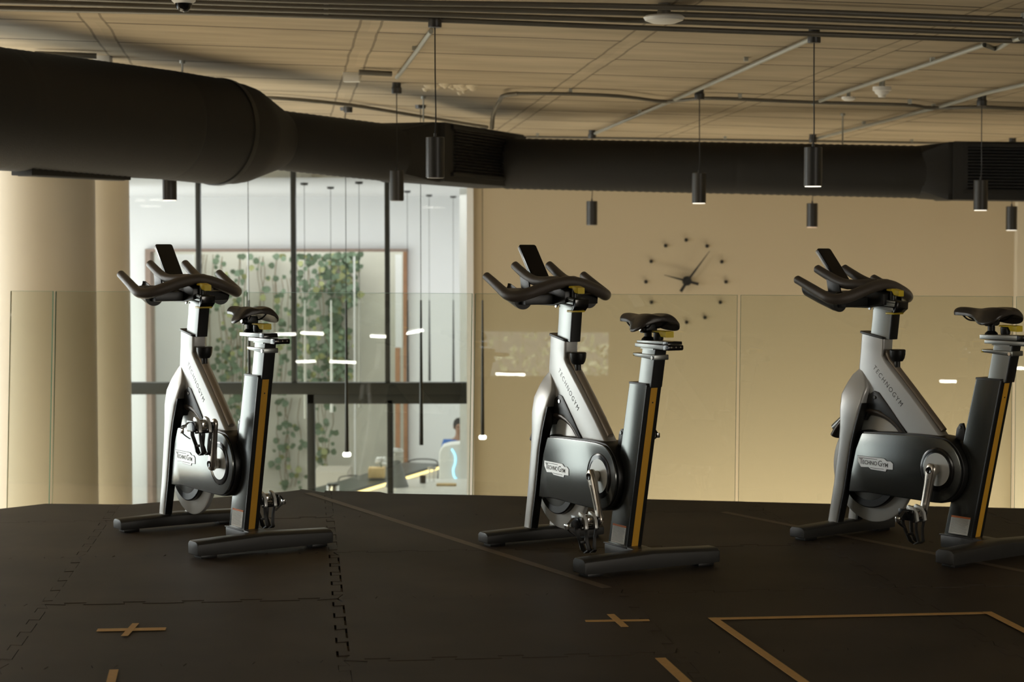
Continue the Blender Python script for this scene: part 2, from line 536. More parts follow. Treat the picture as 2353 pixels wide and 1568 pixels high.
# rubber mats, jigsaw edged, laid on the slab
def floor_mats():
    ang = math.radians(-6.2)
    ed = Vector((math.sin(ang), math.cos(ang)))
    el = Vector((math.cos(ang), -math.sin(ang)))
    org = Vector((-0.715, 7.615))
    back = [(7.6, 8.0), (2.33, 8.90), (0.6, 9.22), (-0.2, 9.37), (-0.62, 9.43), (-0.66, 9.49), (-0.95, 9.54), (-1.07, 9.62), (-1.12, 9.50), (-1.80, 9.03), (-2.22, 9.06), (-2.45, 8.82), (-3.2, 8.75), (-14.2, 8.6)]
    # polygon of the walkable deck
    deck = [(-14.2, -16.3), (7.6, -16.3)] + back

    def inside_y(x):
        for (xa, ya), (xb, yb) in zip(back, back[1:]):
            lo, hi = min(xa, xb), max(xa, xb)
            if lo <= x <= hi and hi > lo:
                return ya + (yb - ya) * (x - xa) / (xb - xa)
        return 8.0
    rnd = random.Random(5)

    def edge(a, b, flip, teeth=5, amp=0.034, gap=0.0016):
        # jigsaw line between two corners, deterministic so both neighbours share it
        a, b = Vector(a), Vector(b)
        d = (b - a)
        n = Vector((-d.y, d.x)).normalized()
        L = d.length
        e = d.normalized()
        pts = [a]
        p = L / teeth
        for k in range(teeth):
            s0 = k * p
            for ds, side in ((0.20, -1), (0.16, 1), (0.54, 1), (0.50, -1)):
                pts.append(a + e * (s0 + ds * p + p * 0.15) + n * (amp * 0.5 * side))
        pts.append(b)
        return pts
    b = MB()

    def corner(i, j):
        q = org + el * i + ed * j
        return q
    for i in range(-7, 8):
        for j in range(-14, 3):
            A, B, C, D = corner(i, j), corner(i + 1, j), corner(i + 1, j + 1), corner(i, j + 1)
            cxy = (A + C) / 2
            wide = 0.007 if (i in (-1, 0) and -3 < j < 0) else 0.0016
            poly = edge(A, B, 0)[:-1] + edge(B, C, 0)[:-1] + list(reversed(edge(D, C, 0)))[:-1] + list(reversed(edge(A, D, 0)))[:-1]
            # pull in slightly for the joint
            poly2 = []
            m = len(poly)
            for k in range(m):
                p0, p1, p2 = poly[k - 1], poly[k], poly[(k + 1) % m]
                n1 = Vector((-(p1 - p0).y, (p1 - p0).x))
                n2 = Vector((-(p2 - p1).y, (p2 - p1).x))
                n1 = n1.normalized() if n1.length > 1e-7 else n1
                n2 = n2.normalized() if n2.length > 1e-7 else n2
                g = 0.0018
                if (i == -1 and k > 22 and k < 44) or (i == 0 and k >= 63) :
                    if -3 < j < 0: g = 0.0065
                q = p1 + (n1 + n2) * g * 0.7
                poly2.append(q)
            if all(q.y > inside_y(q.x) + 0.02 for q in poly2) or cxy.y < -7:
                continue
            clip = any(q.y > inside_y(q.x) for q in poly2)
            if clip:
                # clip against the deck edge: densify the far border
                keep = [q for q in poly2 if q.y <= inside_y(q.x)]
                if len(keep) < 3: continue
                k0 = None
                for k in range(m):
                    if poly2[k - 1].y <= inside_y(poly2[k - 1].x) and poly2[k].y > inside_y(poly2[k].x):
                        k0 = k
                seq = []
                k = k0
                # exit x and re-entry x
                ex = (poly2[k0 - 1] + poly2[k0]) / 2
                while poly2[k % m].y > inside_y(poly2[k % m].x):
                    k += 1
                en = (poly2[k % m] + poly2[(k - 1) % m]) / 2
                mid = [Vector(p) for p in back if min(ex.x, en.x) < p[0] < max(ex.x, en.x)]
                mid.sort(key=lambda p: -p.x if ex.x > en.x else p.x)
                rest = [poly2[(k + t) % m] for t in range(m) if poly2[(k + t) % m].y <= inside_y(poly2[(k + t) % m].x)]
                poly2 = rest + [Vector((ex.x, inside_y(ex.x)))] + mid + [Vector((en.x, inside_y(en.x)))]
            dz = rnd.uniform(-0.001, 0.001)
            lift = 0.0
            b.skin([[(q.x, q.y, -0.014) for q in poly2], [(q.x, q.y, dz) for q in poly2]])
    o = b.build('floor', 'rubber', sharp=20)
    tag(o, kind='structure')
    s = MB()
    s.skin([[(x, y - (0.02 if y > 0 else 0), -0.30) for x, y in deck], [(x, y - (0.02 if y > 0 else 0), -0.0135) for x, y in deck]])
    tag(s.build('trim_1', 'slab'), kind='structure')


floor_mats()

# lower ground floor far below, far wall, side walls
LZ = -2.75
WY = 19.0
b = MB(); b.box(-9.5, 7.8, 7.6, 30.0, LZ - 0.2, LZ)
tag(b.build('floor_lower', 'gravel'), kind='structure')
xw0 = at(1088, 700, WY).x
xw1 = at(2329, 700, WY).x
b = MB(); b.box(xw0, 7.8, WY, WY + 0.35, LZ, 2.4)
tag(b.build('wall_back', 'beige'), kind='structure')
b = MB(); b.box(xw1, xw1 + 1.2, WY - 0.12, WY + 0.01, LZ, 2.3)
tag(b.build('trim_2', 'pale'), kind='structure')
b = MB(); b.box(at(1073, 700, WY).x, xw0, WY - 0.06, WY + 0.35, LZ, 2.4)
tag(b.build('trim_3', 'lobby'), kind='structure')
b = MB(); b.box(7.4, 7.7, -16.3, 19.3, LZ, 3.2)
tag(b.build('wall_right', 'beige'), kind='structure')
# left wall of the void with a tall window opening
b = MB()
b.box(-7.3, -7.1, 18.8, 19.3, LZ, 2.9)
b.box(-7.3, -7.1, 9.0, 18.8, 2.3, 2.75)
b.box(-7.3, -7.1, 9.0, 18.8, LZ, -0.98)
tag(b.build('wall_left', 'pale'), kind='structure')
b = MB()
b.box(-14.3, -14.1, -16.3, 8.8, -0.3, 3.6)
tag(b.build('wall_gym_left', 'pale'), kind='structure')
# wall behind the camera, with a high window
b = MB()
b.box(-14.3, -11.9, -16.2, -16.0, -0.3, 3.6)
b.box(-9.1, 7.7, -16.2, -16.0, -0.3, 3.6)
b.box(-11.9, -9.1, -16.2, -16.0, -0.3, 2.45)
tag(b.build('wall_front', 'pale'), kind='structure')
b = MB(); b.box(-14.3, 7.7, 7.7, 7.85, LZ, -0.31)
tag(b.build('wall_under_deck', 'pale'), kind='structure')

# ---- lobby behind the big window
b = MB()
lbx0, lbx1 = at(333, 600, 27.5).x, at(937, 600, 27.5).x
ztop = at(600, 572, 27.5).z
b.box(-9.2, lbx0, 27.5, 27.75, LZ, 1.9)
b.box(lbx1, 3.2, 27.5, 27.75, LZ, 1.9)
b.box(lbx0, lbx1, 27.5, 27.75, ztop, 1.9)
tag(b.build('wall_lobby_back', 'lobby'), kind='structure')
b = MB(); b.box(lbx0 - 0.45, lbx0 - 0.25, 19.35, 22.0, LZ, 1.9)
b.box(-9.2, -9.0, 26.8, 30, LZ, 1.9)
tag(b.build('wall_lobby_left', 'lobby'), kind='structure')
b = MB(); b.box(0.9, 1.1, 19.35, 27.5, LZ, 1.9)
tag(b.build('wall_lobby_right', 'lobby'), kind='structure')
b = MB(); b.box(-9.4, 3.2, 19.36, 27.75, 1.895, 2.1)
b.box(-9.4, -9.2, 19.36, 27.75, LZ, 2.1)
tag(b.build('ceiling_lobby', 'lobby'), kind='structure')
b = MB(); b.box(lbx0 - 0.6, lbx1 + 0.6, 29.6, 29.8, LZ, 2.6)
tag(b.build('wall_garden', 'garden'), kind='structure')
b = MB()
b.box(lbx0 - 0.6, lbx0 - 0.4, 27.75, 29.6, LZ, 2.6)
b.box(lbx1 + 0.4, lbx1 + 0.6, 27.75, 29.6, LZ, 2.6)
b.box(lbx0 - 0.6, lbx1 + 0.6, 27.75, 29.8, 2.6, 2.7)  # unseen roof slab added to keep the sun off the garden
tag(b.build('wall_garden_sides_sun_block', 'garden'), kind='structure')

# ---- window frame of the lobby (black metal)
zt, zb = 2.2, LZ
b = MB()
y0, y1 = WY + 0.02, WY + 0.12
for xc, w in ((454, 10), (673, 11), (889, 11)):
    xa, xb_ = at(xc - w / 2, 600, WY).x, at(xc + w / 2, 600, WY).x
    b.box(xa, xb_, y0, y1, at(xc, 893, WY).z, zt)
b.box(at(200, 600, WY).x, at(1073, 600, WY).x, y0 - 0.02, y1 + 0.02, at(600, 907, WY).z, at(600, 880, WY).z)
b.box(at(703, 600, WY).x, at(1073, 600, WY).x, y0, y1, at(900, 929, WY).z, at(900, 905, WY).z)
b.box(at(703, 600, WY).x, at(720, 600, WY).x, y0, y1, zb, at(900, 905, WY).z)
b.box(at(888, 600, WY).x, at(901, 600, WY).x, y0, y1, zb, at(900, 920, WY).z)
b.box(at(200, 600, WY).x, at(214, 600, WY).x, y0, y1, zb, zt)
wf = b.build('window_1', 'mullion', bevel=0.004)
tag(wf, kind='structure')
xs = [214, 449, 668, 883, 1073]
for k in range(4):
    g = MB(); g.box(at(xs[k], 600, WY).x, at(xs[k + 1], 600, WY).x, y0 + 0.045, y0 + 0.055, at(600, 880, WY).z, zt)
    g.build('window_pane', 'winglass', wf)
for xa, xb_, yt in ((214, 703, 907), (720, 888, 929), (901, 1073, 929)):
    g = MB(); g.box(at(xa, 600, WY).x, at(xb_, 600, WY).x, y0 + 0.045, y0 + 0.055, zb, at(600, yt, WY).z)
    g.build('window_pane', 'winglass', wf)

# left side window (out of frame, lights the hall): black mullions in the opening
b = MB()
for k in range(7):
    y = 10.1 + k * 8.7 / 6
    b.box(-7.27, -7.17, y - 0.03, y + 0.03, -0.98, 2.3)
tag(b.build('window_2', 'mullion'), kind='structure')

# ---- garden opening frame and posts
ofr = empty('garden_opening_frame', (lbx0, 27.45, LZ))
tag(ofr, 'brown timber frame round the wide opening to the planted garden wall', 'door frame')


def wbox(name, m, x0p, x1p, y0p, y1p, D, th, parent, bev=0.0):
    # box given by its photo rectangle at distance D
    p, q = at(x0p, y0p, D), at(x1p, y1p, D)
    b = MB(); b.box(p.x, q.x, D, D + th, min(p.z, q.z), max(p.z, q.z), bev)
    o = b.build(name, m, parent)
    if parent:
        o.matrix_parent_inverse = Matrix.Translation(-parent.location)
    return o


wbox('head_rail', 'mauve', 333, 937, 572, 579, 27.4, 0.3, ofr)
wbox('side_post', 'mauve', 333, 352, 579, 1300, 27.4, 0.3, ofr)
wbox('side_post', 'wood', 926, 937, 579, 1300, 27.4, 0.3, ofr)
sp2 = wbox('timber_post', 'wood', 908, 920, 800, 1300, 26.6, 0.15, None)
tag(sp2, 'orange brown timber post in front of the right edge of the garden opening', 'post')
sp3 = wbox('pale_panel', 'lobby', 356, 450, 585, 1300, 28.6, 0.1, None)
tag(sp3, 'pale panel at the left end of the garden opening', 'panel')
sp4 = wbox('pale_panel', 'lobby', 812, 818, 590, 1300, 28.65, 0.1, None)
tag(sp4, 'narrow white upright strip right of the climbing plants', 'panel')
sp5 = wbox('pale_panel', 'lobby', 908, 924, 585, 800, 28.8, 0.1, None)
tag(sp5, 'short white upright panel at the right end of the garden opening', 'panel')
sp6 = wbox('pale_panel', 'lobby', 568, 575, 580, 1300, 28.65, 0.06, None)
tag(sp6, 'thin pale upright strip between the left and middle climbing plants', 'panel')

wp = wbox('white_post', 'white', 1056, 1074, 433, 1340, 22.4, 0.12, None)
tag(wp, 'tall white upright post at the right end of the lobby window', 'post')

# ------------------------------------------------------------------ climbing plants on the garden wall
VN = [0]


def vine(px, top, bottom, spread, n, seed, label, dens=1.0):
    rnd = random.Random(seed)
    D = (29.5, 29.25, 29.0)[VN[0] % 3]
    VN[0] += 1
    base = at(px, bottom, D)
    root = empty('climbing_plant', base)
    tag(root, label, 'plant', 'climbing plants on the garden wall')
    sb = MB()
    nst = 5
    stems = []
    for k in range(nst):
        x = rnd.uniform(-0.4, 0.4) * spread / F_PX * D
        pts = []
        H = (at(px, top, D).z - base.z)
        for t in range(9):
            x += rnd.uniform(-0.05, 0.05)
            pts.append((x, rnd.uniform(-0.03, 0.02), H * t / 8))
        stems.append(pts)
        sb.tube(smooth_path(pts, 3), 0.006, 5)
    sb.build('stem', 'stem', root)
    for mname, frac in (('leaf', 0.85), ('leaf2', 0.15)):
        lb = MB()
        for k in range(int(n * frac)):
            z = H * rnd.random()
            x = rnd.gauss(0, 0.42) * spread / F_PX * D
            if rnd.random() < 0.5:
                st = stems[rnd.randrange(nst)]
                q = st[rnd.randrange(9)]
                x, z = q[0] + rnd.uniform(-.1, .1), min(H, max(0, q[2] + rnd.uniform(-.12, .12)))
            s = rnd.uniform(0.024, 0.058)
            a = rnd.uniform(0, 2 * PI)
            tx, tz = rnd.uniform(-.5, .5), rnd.uniform(-.5, .5)
            shp = [(0, -1), (.75, -.7), (1, 0), (.6, .6), (0, 1.15), (-.6, .6), (-1, 0), (-.75, -.7)]
            pts = []
            y = rnd.uniform(-0.16, -0.02)
            for u, v in shp:
                U, V = u * math.cos(a) - v * math.sin(a), u * math.sin(a) + v * math.cos(a)
                pts.append((x + U * s, y + (tx * U + tz * V) * s + abs(u) * s * .25, z + V * s))
            lb.bm.faces.new(lb.ring(pts))
        o = lb.build('leaves', mname, root)
        o['kind'] = 'stuff'
    return root


vine(478, 585, 900, 34, 30, 1, 'sparse climbing plant at the left end of the garden wall')
vine(530, 590, 900, 55, 95, 2, 'climbing plant with scattered round leaves left of the pale strip')
vine(545, 700, 1000, 60, 100, 12, 'denser lower part of the creeper behind the left exercise bike seat')
vine(612, 590, 900, 44, 30, 3, 'thin climbing plant just right of the pale strip')
vine(650, 640, 900, 50, 50, 13, 'creeper behind the second black window mullion')
vine(705, 590, 900, 44, 170, 4, 'dense climbing plant right of the second window mullion')
vine(762, 590, 880, 46, 250, 5, 'thickest dark green climbing plant with a bushy top')
vine(795, 585, 700, 34, 130, 6, 'bushy crown of leaves reaching the opening frame on the right')
vine(785, 760, 880, 40, 90, 14, 'creeper foliage just above the black transom on the right')
vine(665, 915, 1120, 60, 48, 7, 'hanging creeper seen below the transom left of the door post')
vine(750, 930, 1110, 42, 42, 8, 'creeper seen below the transom right of the door post')

# ------------------------------------------------------------------ café counter seen through the window
def world_prism(name, m, pxs, z0, z1, parent=None):
    b = MB()
    b.skin([[(p[0], p[1], z0) for p in pxs], [(p[0], p[1], z1) for p in pxs]])
    return b.build(name, m, parent)


def gz(px, py, z):
    p = ground(px, py, z)
    return (p.x, p.y)


cz = LZ + 1.15
ct = empty('cafe_counter', (0, 0, 0))
tag(ct, 'long white café counter with a dark top edge and warm light strip below it', 'counter')
A, Bq = at(800, 1130, 22.0), at(1000, 1072, 24.6)
zc = (A.z + Bq.z) / 2
cz = A.z
P0, P1 = Vector((A.x, A.y)), Vector((at(1000, 1072, 24.6).x, 24.6))
# deck of the counter running away to the right
d = (P1 - P0).normalized(); nrm = Vector((d.y, -d.x))
def cq(a, bb): return (P0 + d * a + nrm * bb)
L_ = (P1 - P0).length
zt_ = A.z
def cslab(name, m, a0, a1, b0, b1, z0, z1):
    pts = [cq(a0, b0), cq(a1, b0), cq(a1, b1), cq(a0, b1)]
    zz = lambda p: (at(1000, 1072, 24.6).z - A.z) * 0
    return world_prism(name, m, [(p.x, p.y) for p in pts], z0, z1, ct)
cslab('dark_top', 'darktop', -0.3, L_ + 0.2, -0.5, 0.0, zt_ - 0.03, zt_)
cslab('light_strip', 'glow', -0.3, L_ + 0.2, -0.04, -0.01, zt_ - 0.07, zt_ - 0.035)
cslab('front_panel', 'marble', -0.3, L_ + 0.2, -0.42, -0.05, LZ, zt_ - 0.031)
c2 = empty('work_counter', (0, 0, 0))
tag(c2, 'low pale work counter in front of the coffee machine', 'counter')
q0, q1 = at(905, 1135, 20.3), at(1075, 1118, 22.2)
b = MB(); b.box(q0.x, 0.6, 20.2, 21.6, q0.z - 0.05, q0.z, 0.01)
b.build('worktop', 'marble', c2)
b = MB(); b.box(q0.x + 0.03, 0.58, 20.25, 21.55, LZ, q0.z - 0.051)
b.build('base', 'lobby', c2)
b = MB(); b.box(at(640, 1100, 22).x, A.x - 0.35, 25.9, 26.6, LZ, at(700, 1095, 25.4).z)
o = b.build('back_counter', 'gravel'); tag(o, 'grey low counter behind the steel canister', 'counter')

cb = at(765, 1134, 20.6)
can = empty('steel_canister', (cb.x, 20.6, cb.z - 0.06)); tag(can, 'shiny steel canister with a dark lid beside the door post', 'canister')
b = MB(); b.lathe([(0.062, 0), (0.068, 0.01), (0.068, 0.145), (0.06, 0.15)]); b.build('body', 'chrome', can)
b = MB(); b.lathe([(0.0, 0.15), (0.066, 0.15), (0.066, 0.168), (0.02, 0.175), (0, 0.175)]); b.build('lid', 'darktop', can)
b = MB(); b.box(-0.3, 0.3, -0.2, 0.2, LZ - can.location.z, -0.002)
o = b.build('pedestal_table', 'gravel', loc=can.location); tag(o, 'grey table carrying the steel canister', 'table')
wb = at(866, 1097, 23.2)
b = MB(); b.box(-0.10, 0.10, -0.1, 0.1, 0, 0.12, 0.006)
o = b.build('wooden_box', 'boxwood', loc=(wb.x, 23.2, wb.z)); tag(o, 'light wooden box on the dark counter left of the door post', 'box')
fl = empty('flower_bunch', (wb.x + 0.055, 23.2, wb.z + 0.12)); tag(fl, 'small bunch of white and pink flowers standing on the wooden box', 'flowers')
b = MB()
rnd = random.Random(3)
for k in range(14):
    x, y, z = rnd.uniform(-.06, .06), rnd.uniform(-.04, .04), rnd.uniform(.04, .12)
    b.lathe([(0.0, -0.02), (0.016, -0.012), (0.022, 0), (0.016, 0.012), (0, 0.02)], (x, y, z), seg=8)
b.build('petals', 'cloth', fl)
b = MB()
for k in range(6): b.tube([(0, 0, 0), (rnd.uniform(-.05, .05), 0, .06)], 0.003, 5)
b.build('stems', 'leaf', fl)
sh = at(912, 1122, 20.9)
st = empty('draped_stand', (sh.x, 20.9, q0.z)); tag(st, 'grey cone shaped stand topped by a crumpled white cloth, right of the door post', 'stand')
b = MB(); b.lathe([(0.13, 0), (0.11, 0.06), (0.075, 0.18), (0.045, 0.27), (0.03, 0.29)], seg=20); b.build('cone', 'greycloth', st)
b = MB(); b.lathe([(0.02, 0.28), (0.05, 0.30), (0.075, 0.34), (0.07, 0.37), (0.078, 0.39), (0.06, 0.42), (0.0, 0.425)], seg=14)
for v in b.bm.verts: v.co += Vector((rnd.uniform(-.006, .006), rnd.uniform(-.006, .006), rnd.uniform(-.006, .006)))
b.build('white_cloth', 'cloth', st)
# coffee machine: white rounded body, blue light arc
cm_b = at(1038, 1108, 23.0)
cm = empty('coffee_machine', (cm_b.x, 23.0, cm_b.z)); tag(cm, 'large white rounded machine with a glowing blue arc on its front', 'coffee machine')
b = MB()
sh_ = 0
prof = [(-0.16, 0), (-0.155, 0.22), (-0.15, 0.36), (-0.11, 0.43), (-0.02, 0.455), (0.12, 0.47), (0.21, 0.46), (0.21, 0)]
b.prism(prof, 0, 0.35, bev=0.02, seg=3); b.build('body', 'white', cm)
b = MB(); pts = [(0.0, -0.008, 0.40), (0.04, -0.008, 0.33), (0.045, -0.008, 0.24), (0.02, -0.008, 0.15), (0.03, -0.008, 0.07), (0.07, -0.008, 0.02)]
b.tube(smooth_path(pts, 6), 0.012, 8); b.build('light_arc', 'blueglow', cm)
b = MB(); b.box(-0.2, 0.26, -0.02, 0.5, LZ - cm_b.z, -0.03)
b.box(-0.15, 0.2, 0.03, 0.3, -0.03, -0.001)
o = b.build('machine_cabinet', 'lobby', loc=cm.location); tag(o, 'pale cabinet the rounded white machine stands on', 'cabinet')
gb = at(993, 1119, 21.3)
gr = empty('drinks_tap', (gb.x, 21.3, q0.z)); tag(gr, 'chrome two legged tap stand on the low work counter', 'tap')
b = MB(); b.cyl((-0.03, 0, 0), (-0.03, 0, 0.14), 0.008); b.cyl((0.02, 0, 0), (0.02, 0, 0.14), 0.008); b.build('column', 'chrome', gr)
b = MB(); b.box(-0.05, 0.045, -0.02, 0.02, 0.14, 0.17, 0.004); b.build('head', 'chrome', gr)
b = MB(); b.lathe([(0.03, 0), (0.034, 0.002), (0.036, 0.085), (0.033, 0.085), (0.031, 0.01), (0.0, 0.008)], seg=20)
o = b.build('glass_jar', 'bronze', loc=(gb.x - 0.10, 21.2, q0.z)); tag(o, 'small brown jar left of the chrome tap stand', 'jar')
b = MB(); b.box(-0.11, 0.11, -0.06, 0.06, 0, 0.02, 0.003)
o = b.build('wooden_tray', 'boxwood', loc=(gb.x + 0.17, 21.0, q0.z)); tag(o, 'light wooden tray lying right of the chrome tap stand', 'tray')
for k, (px, py, nm) in enumerate(((812, 1100, 'left'), (972, 1062, 'right'))):
    c = at(px, py, 25.2)
    ch = empty('cafe_chair', (c.x, 25.2, LZ)); tag(ch, 'chair with a curved wire back ' + ('behind the dark counter, left of the wooden box' if k == 0 else 'behind the counter, left of the white machine'), 'chair', 'wire back chairs')
    H = c.z - LZ
    b = MB(); b.tube(smooth_path([(-0.19, 0, H - .35), (-0.2, 0, H - 0.04), (-0.12, 0, H + 0.03), (0.12, 0, H + 0.03), (0.2, 0, H - 0.04), (0.19, 0, H - .35)], 5), 0.008, 6)
    b.build('back_hoop', 'mullion', ch)
    b = MB(); b.lathe([(0.0, H - .37), (0.2, H - .37), (0.2, H - .35), (0, H - .34)], seg=20); b.build('seat', 'mullion', ch)
    for sx in (-1, 1):
        for sy in (-1, 1):
            b = MB(); b.cyl((sx * .14, sy * .14, H - .37), (sx * .2, sy * .2, 0), 0.01, seg=8); b.build('leg', 'mullion', ch)

# person behind the machine
pz = at(1052, 962, 25.5)
pe = empty('person', (pz.x + 0.03, 25.5, LZ)); tag(pe, 'person with dark hair in a blue top standing behind the white machine', 'person')


def skin_body(name, nodes, edges, m, parent, sub=2):
    me = bpy.data.meshes.new(name)
    me.from_pydata([n[0] for n in nodes], edges, [])
    o = bpy.data.objects.new(name, me)
    COL.objects.link(o)
    o.parent = parent
    md = o.modifiers.new('s', 'SKIN')
    for i, n in enumerate(nodes):
        v = me.skin_vertices[0].data[i]
        v.radius = (n[1], n[2] if len(n) > 2 else n[1])
        v.use_root = (i == 0)
    sm = o.modifiers.new('d', 'SUBSURF'); sm.levels = sub; sm.render_levels = sub
    dg = bpy.context.evaluated_depsgraph_get()
    me2 = bpy.data.meshes.new_from_object(o.evaluated_get(dg))
    o.modifiers.clear()
    o.data = me2
    bpy.data.meshes.remove(me)
    me2.materials.clear()
    me2.materials.append(M[m])
    me2.polygons.foreach_set('use_smooth', [True] * len(me2.polygons))
    return o


Ht = pz.z - LZ      # head top height
def hz(f): return Ht * f
nodes = [((0, 0, hz(.53)), .13, .10), ((0, 0, hz(.65)), .12, .09), ((0, 0, hz(.78)), .14, .09), ((0, 0, hz(.835)), .06, .055), ((0, -.01, hz(.885)), .058, .058), ((0, -.02, hz(.93)), .078, .088), ((0, -.01, hz(.97)), .062, .07),
         ((.18, 0, hz(.80)), .055), ((.22, -.04, hz(.65)), .042), ((.20, -.2, hz(.58)), .033), ((.17, -.27, hz(.58)), .03),
         ((-.18, 0, hz(.80)), .055), ((-.22, -.04, hz(.65)), .042), ((-.20, -.2, hz(.58)), .033), ((-.17, -.27, hz(.58)), .03),
         ((.09, 0, hz(.47)), .085), ((.10, -.01, hz(.27)), .06), ((.10, 0, hz(.05)), .042), ((.10, -.12, hz(.02)), .035),
         ((-.09, 0, hz(.47)), .085), ((-.10, -.01, hz(.27)), .06), ((-.10, 0, hz(.05)), .042), ((-.10, -.12, hz(.02)), .035)]
edges = [(0, 1), (1, 2), (2, 3), (3, 4), (4, 5), (5, 6), (2, 7), (7, 8), (8, 9), (9, 10), (2, 11), (11, 12), (12, 13), (13, 14), (0, 15), (15, 16), (16, 17), (17, 18), (0, 19), (19, 20), (20, 21), (21, 22)]
skin_body('body', nodes, edges, 'skin', pe)
nodes = [((0, 0, hz(.50)), .155, .125), ((0, 0, hz(.65)), .145, .115), ((0, 0, hz(.775)), .165, .115), ((0, 0, hz(.825)), .075, .07), ((.185, 0, hz(.80)), .075), ((.21, -.02, hz(.70)), .065), ((-.185, 0, hz(.80)), .075), ((-.21, -.02, hz(.70)), .065)]
skin_body('blue_top', nodes, [(0, 1), (1, 2), (2, 3), (2, 4), (4, 5), (2, 6), (6, 7)], 'blueshirt', pe)
nodes = [((0, 0, hz(.50)), .15, .12), ((.095, 0, hz(.44)), .10), ((.10, 0, hz(.25)), .075), ((.10, 0, hz(.06)), .06), ((-.095, 0, hz(.44)), .10), ((-.10, 0, hz(.25)), .075), ((-.10, 0, hz(.06)), .06)]
skin_body('trousers', nodes, [(0, 1), (1, 2), (2, 3), (0, 4), (4, 5), (5, 6)], 'hair', pe)
b = MB(); b.lathe([(0.0, .10), (.05, .092), (.082, .06), (.094, .01), (.088, -.04), (.07, -.06), (0.0, -.06)], (0, 0.018, hz(.945)), seg=20)
b.build('hair', 'hair', pe)
b = MB(); b.lathe([(0, .022), (.010, .012), (.013, 0), (.010, -.012), (0, -.016)], (0, -.105, hz(.925)), seg=10); b.build('nose', 'skin', pe)
for sx in (-1, 1):
    b = MB(); b.lathe([(0, .008), (.010, .004), (.012, 0), (.010, -.004), (0, -.008)], (sx * .032, -.094, hz(.938)), seg=10); b.build('eye', 'hair', pe)
    b = MB(); b.lathe([(0, .026), (.010, .014), (.011, -.010), (0, -.022)], (sx * .082, .0, hz(.928)), seg=10); b.build('ear', 'skin', pe)
b = MB(); b.box(-.022, .022, -.102, -.09, hz(.897), hz(.897) + .008, .002); b.build('mouth', 'wood', pe)

# ------------------------------------------------------------------ wall clock
ck = at(1578, 646, WY)
clk = empty('wall_clock', (ck.x, WY - 0.002, ck.z)); tag(clk, 'frameless black wall clock of twelve dots and two hands on the beige wall', 'clock')
sc_ = WY / F_PX
for x, y in ((1576, 552), (1624, 566), (1658, 602), (1668, 648), (1655, 695), (1620, 730), (1578, 741), (1533, 730), (1497, 695), (1484, 648), (1496, 601), (1529, 565)):
    b = MB(); b.lathe([(0.0, 0), (0.014, -0.001), (0.0185, -0.011), (0.014, -0.024), (0, -0.028)], ((x - 1578) * sc_, 0, (646 - y) * sc_), 'y', 14)
    b.build('hour_dot', 'black', clk)
b = MB(); b.lathe([(0.0, 0), (0.046, 0), (0.046, -0.04), (0.04, -0.05), (0, -0.05)], axis='y', seg=28); b.build('hub', 'black', clk)


def hand(name, tip, tail, w0, w1, yy):
    b = MB()
    t0, t1 = Vector(((tip[0] - 1578) * sc_, (646 - tip[1]) * sc_)), Vector(((tail[0] - 1578) * sc_, (646 - tail[1]) * sc_))
    d = (t0 - t1).normalized(); n = Vector((-d.y, d.x))
    poly = [t0 + n * .002, t0 - n * .002, Vector((0, 0)) - n * w0, t1 - n * w1, t1 + n * w1, n * w0]
    b.prism([(p.x, p.y) for p in poly], yy, yy - 0.006); b.build(name, 'black', clk)


hand('minute_hand', (1629, 577), (1563, 670), .012, .016, -0.055)
hand('hour_hand', (1525, 632), (1604, 653), .012, .014, -0.048)

# ------------------------------------------------------------------ columns left
for px, r, D, lab in ((92, 0.375, 13.0, 'big round plastered column at the left edge, nearest the glass railing'), (197, 0.365, 15.9, 'second round plastered column partly hidden behind the nearer one')):
    c = at(px, 700, D)
    b = MB(); b.lathe([(r, LZ), (r, ceil_z(c.x, c.y) + 0.05)], seg=64)
    o = b.build('round_column', 'column', loc=(c.x, c.y, 0)); tag(o, lab, 'column')

# ------------------------------------------------------------------ glass railing
rp0, rp1 = Vector((-2.66, 9.94)), Vector((2.33, 8.90))
rd = (rp1 - rp0).normalized()
rn = Vector((-rd.y, rd.x))


def rail_s(px, dy):
    # distance along the rail line hit by column px
    a = (px - 1176.5) / F_PX
    # solve rp0 + s rd  with x = a*y (pitch is tiny at this height)
    return (a * rp0.y - rp0.x) / (rd.x - a * rd.y)


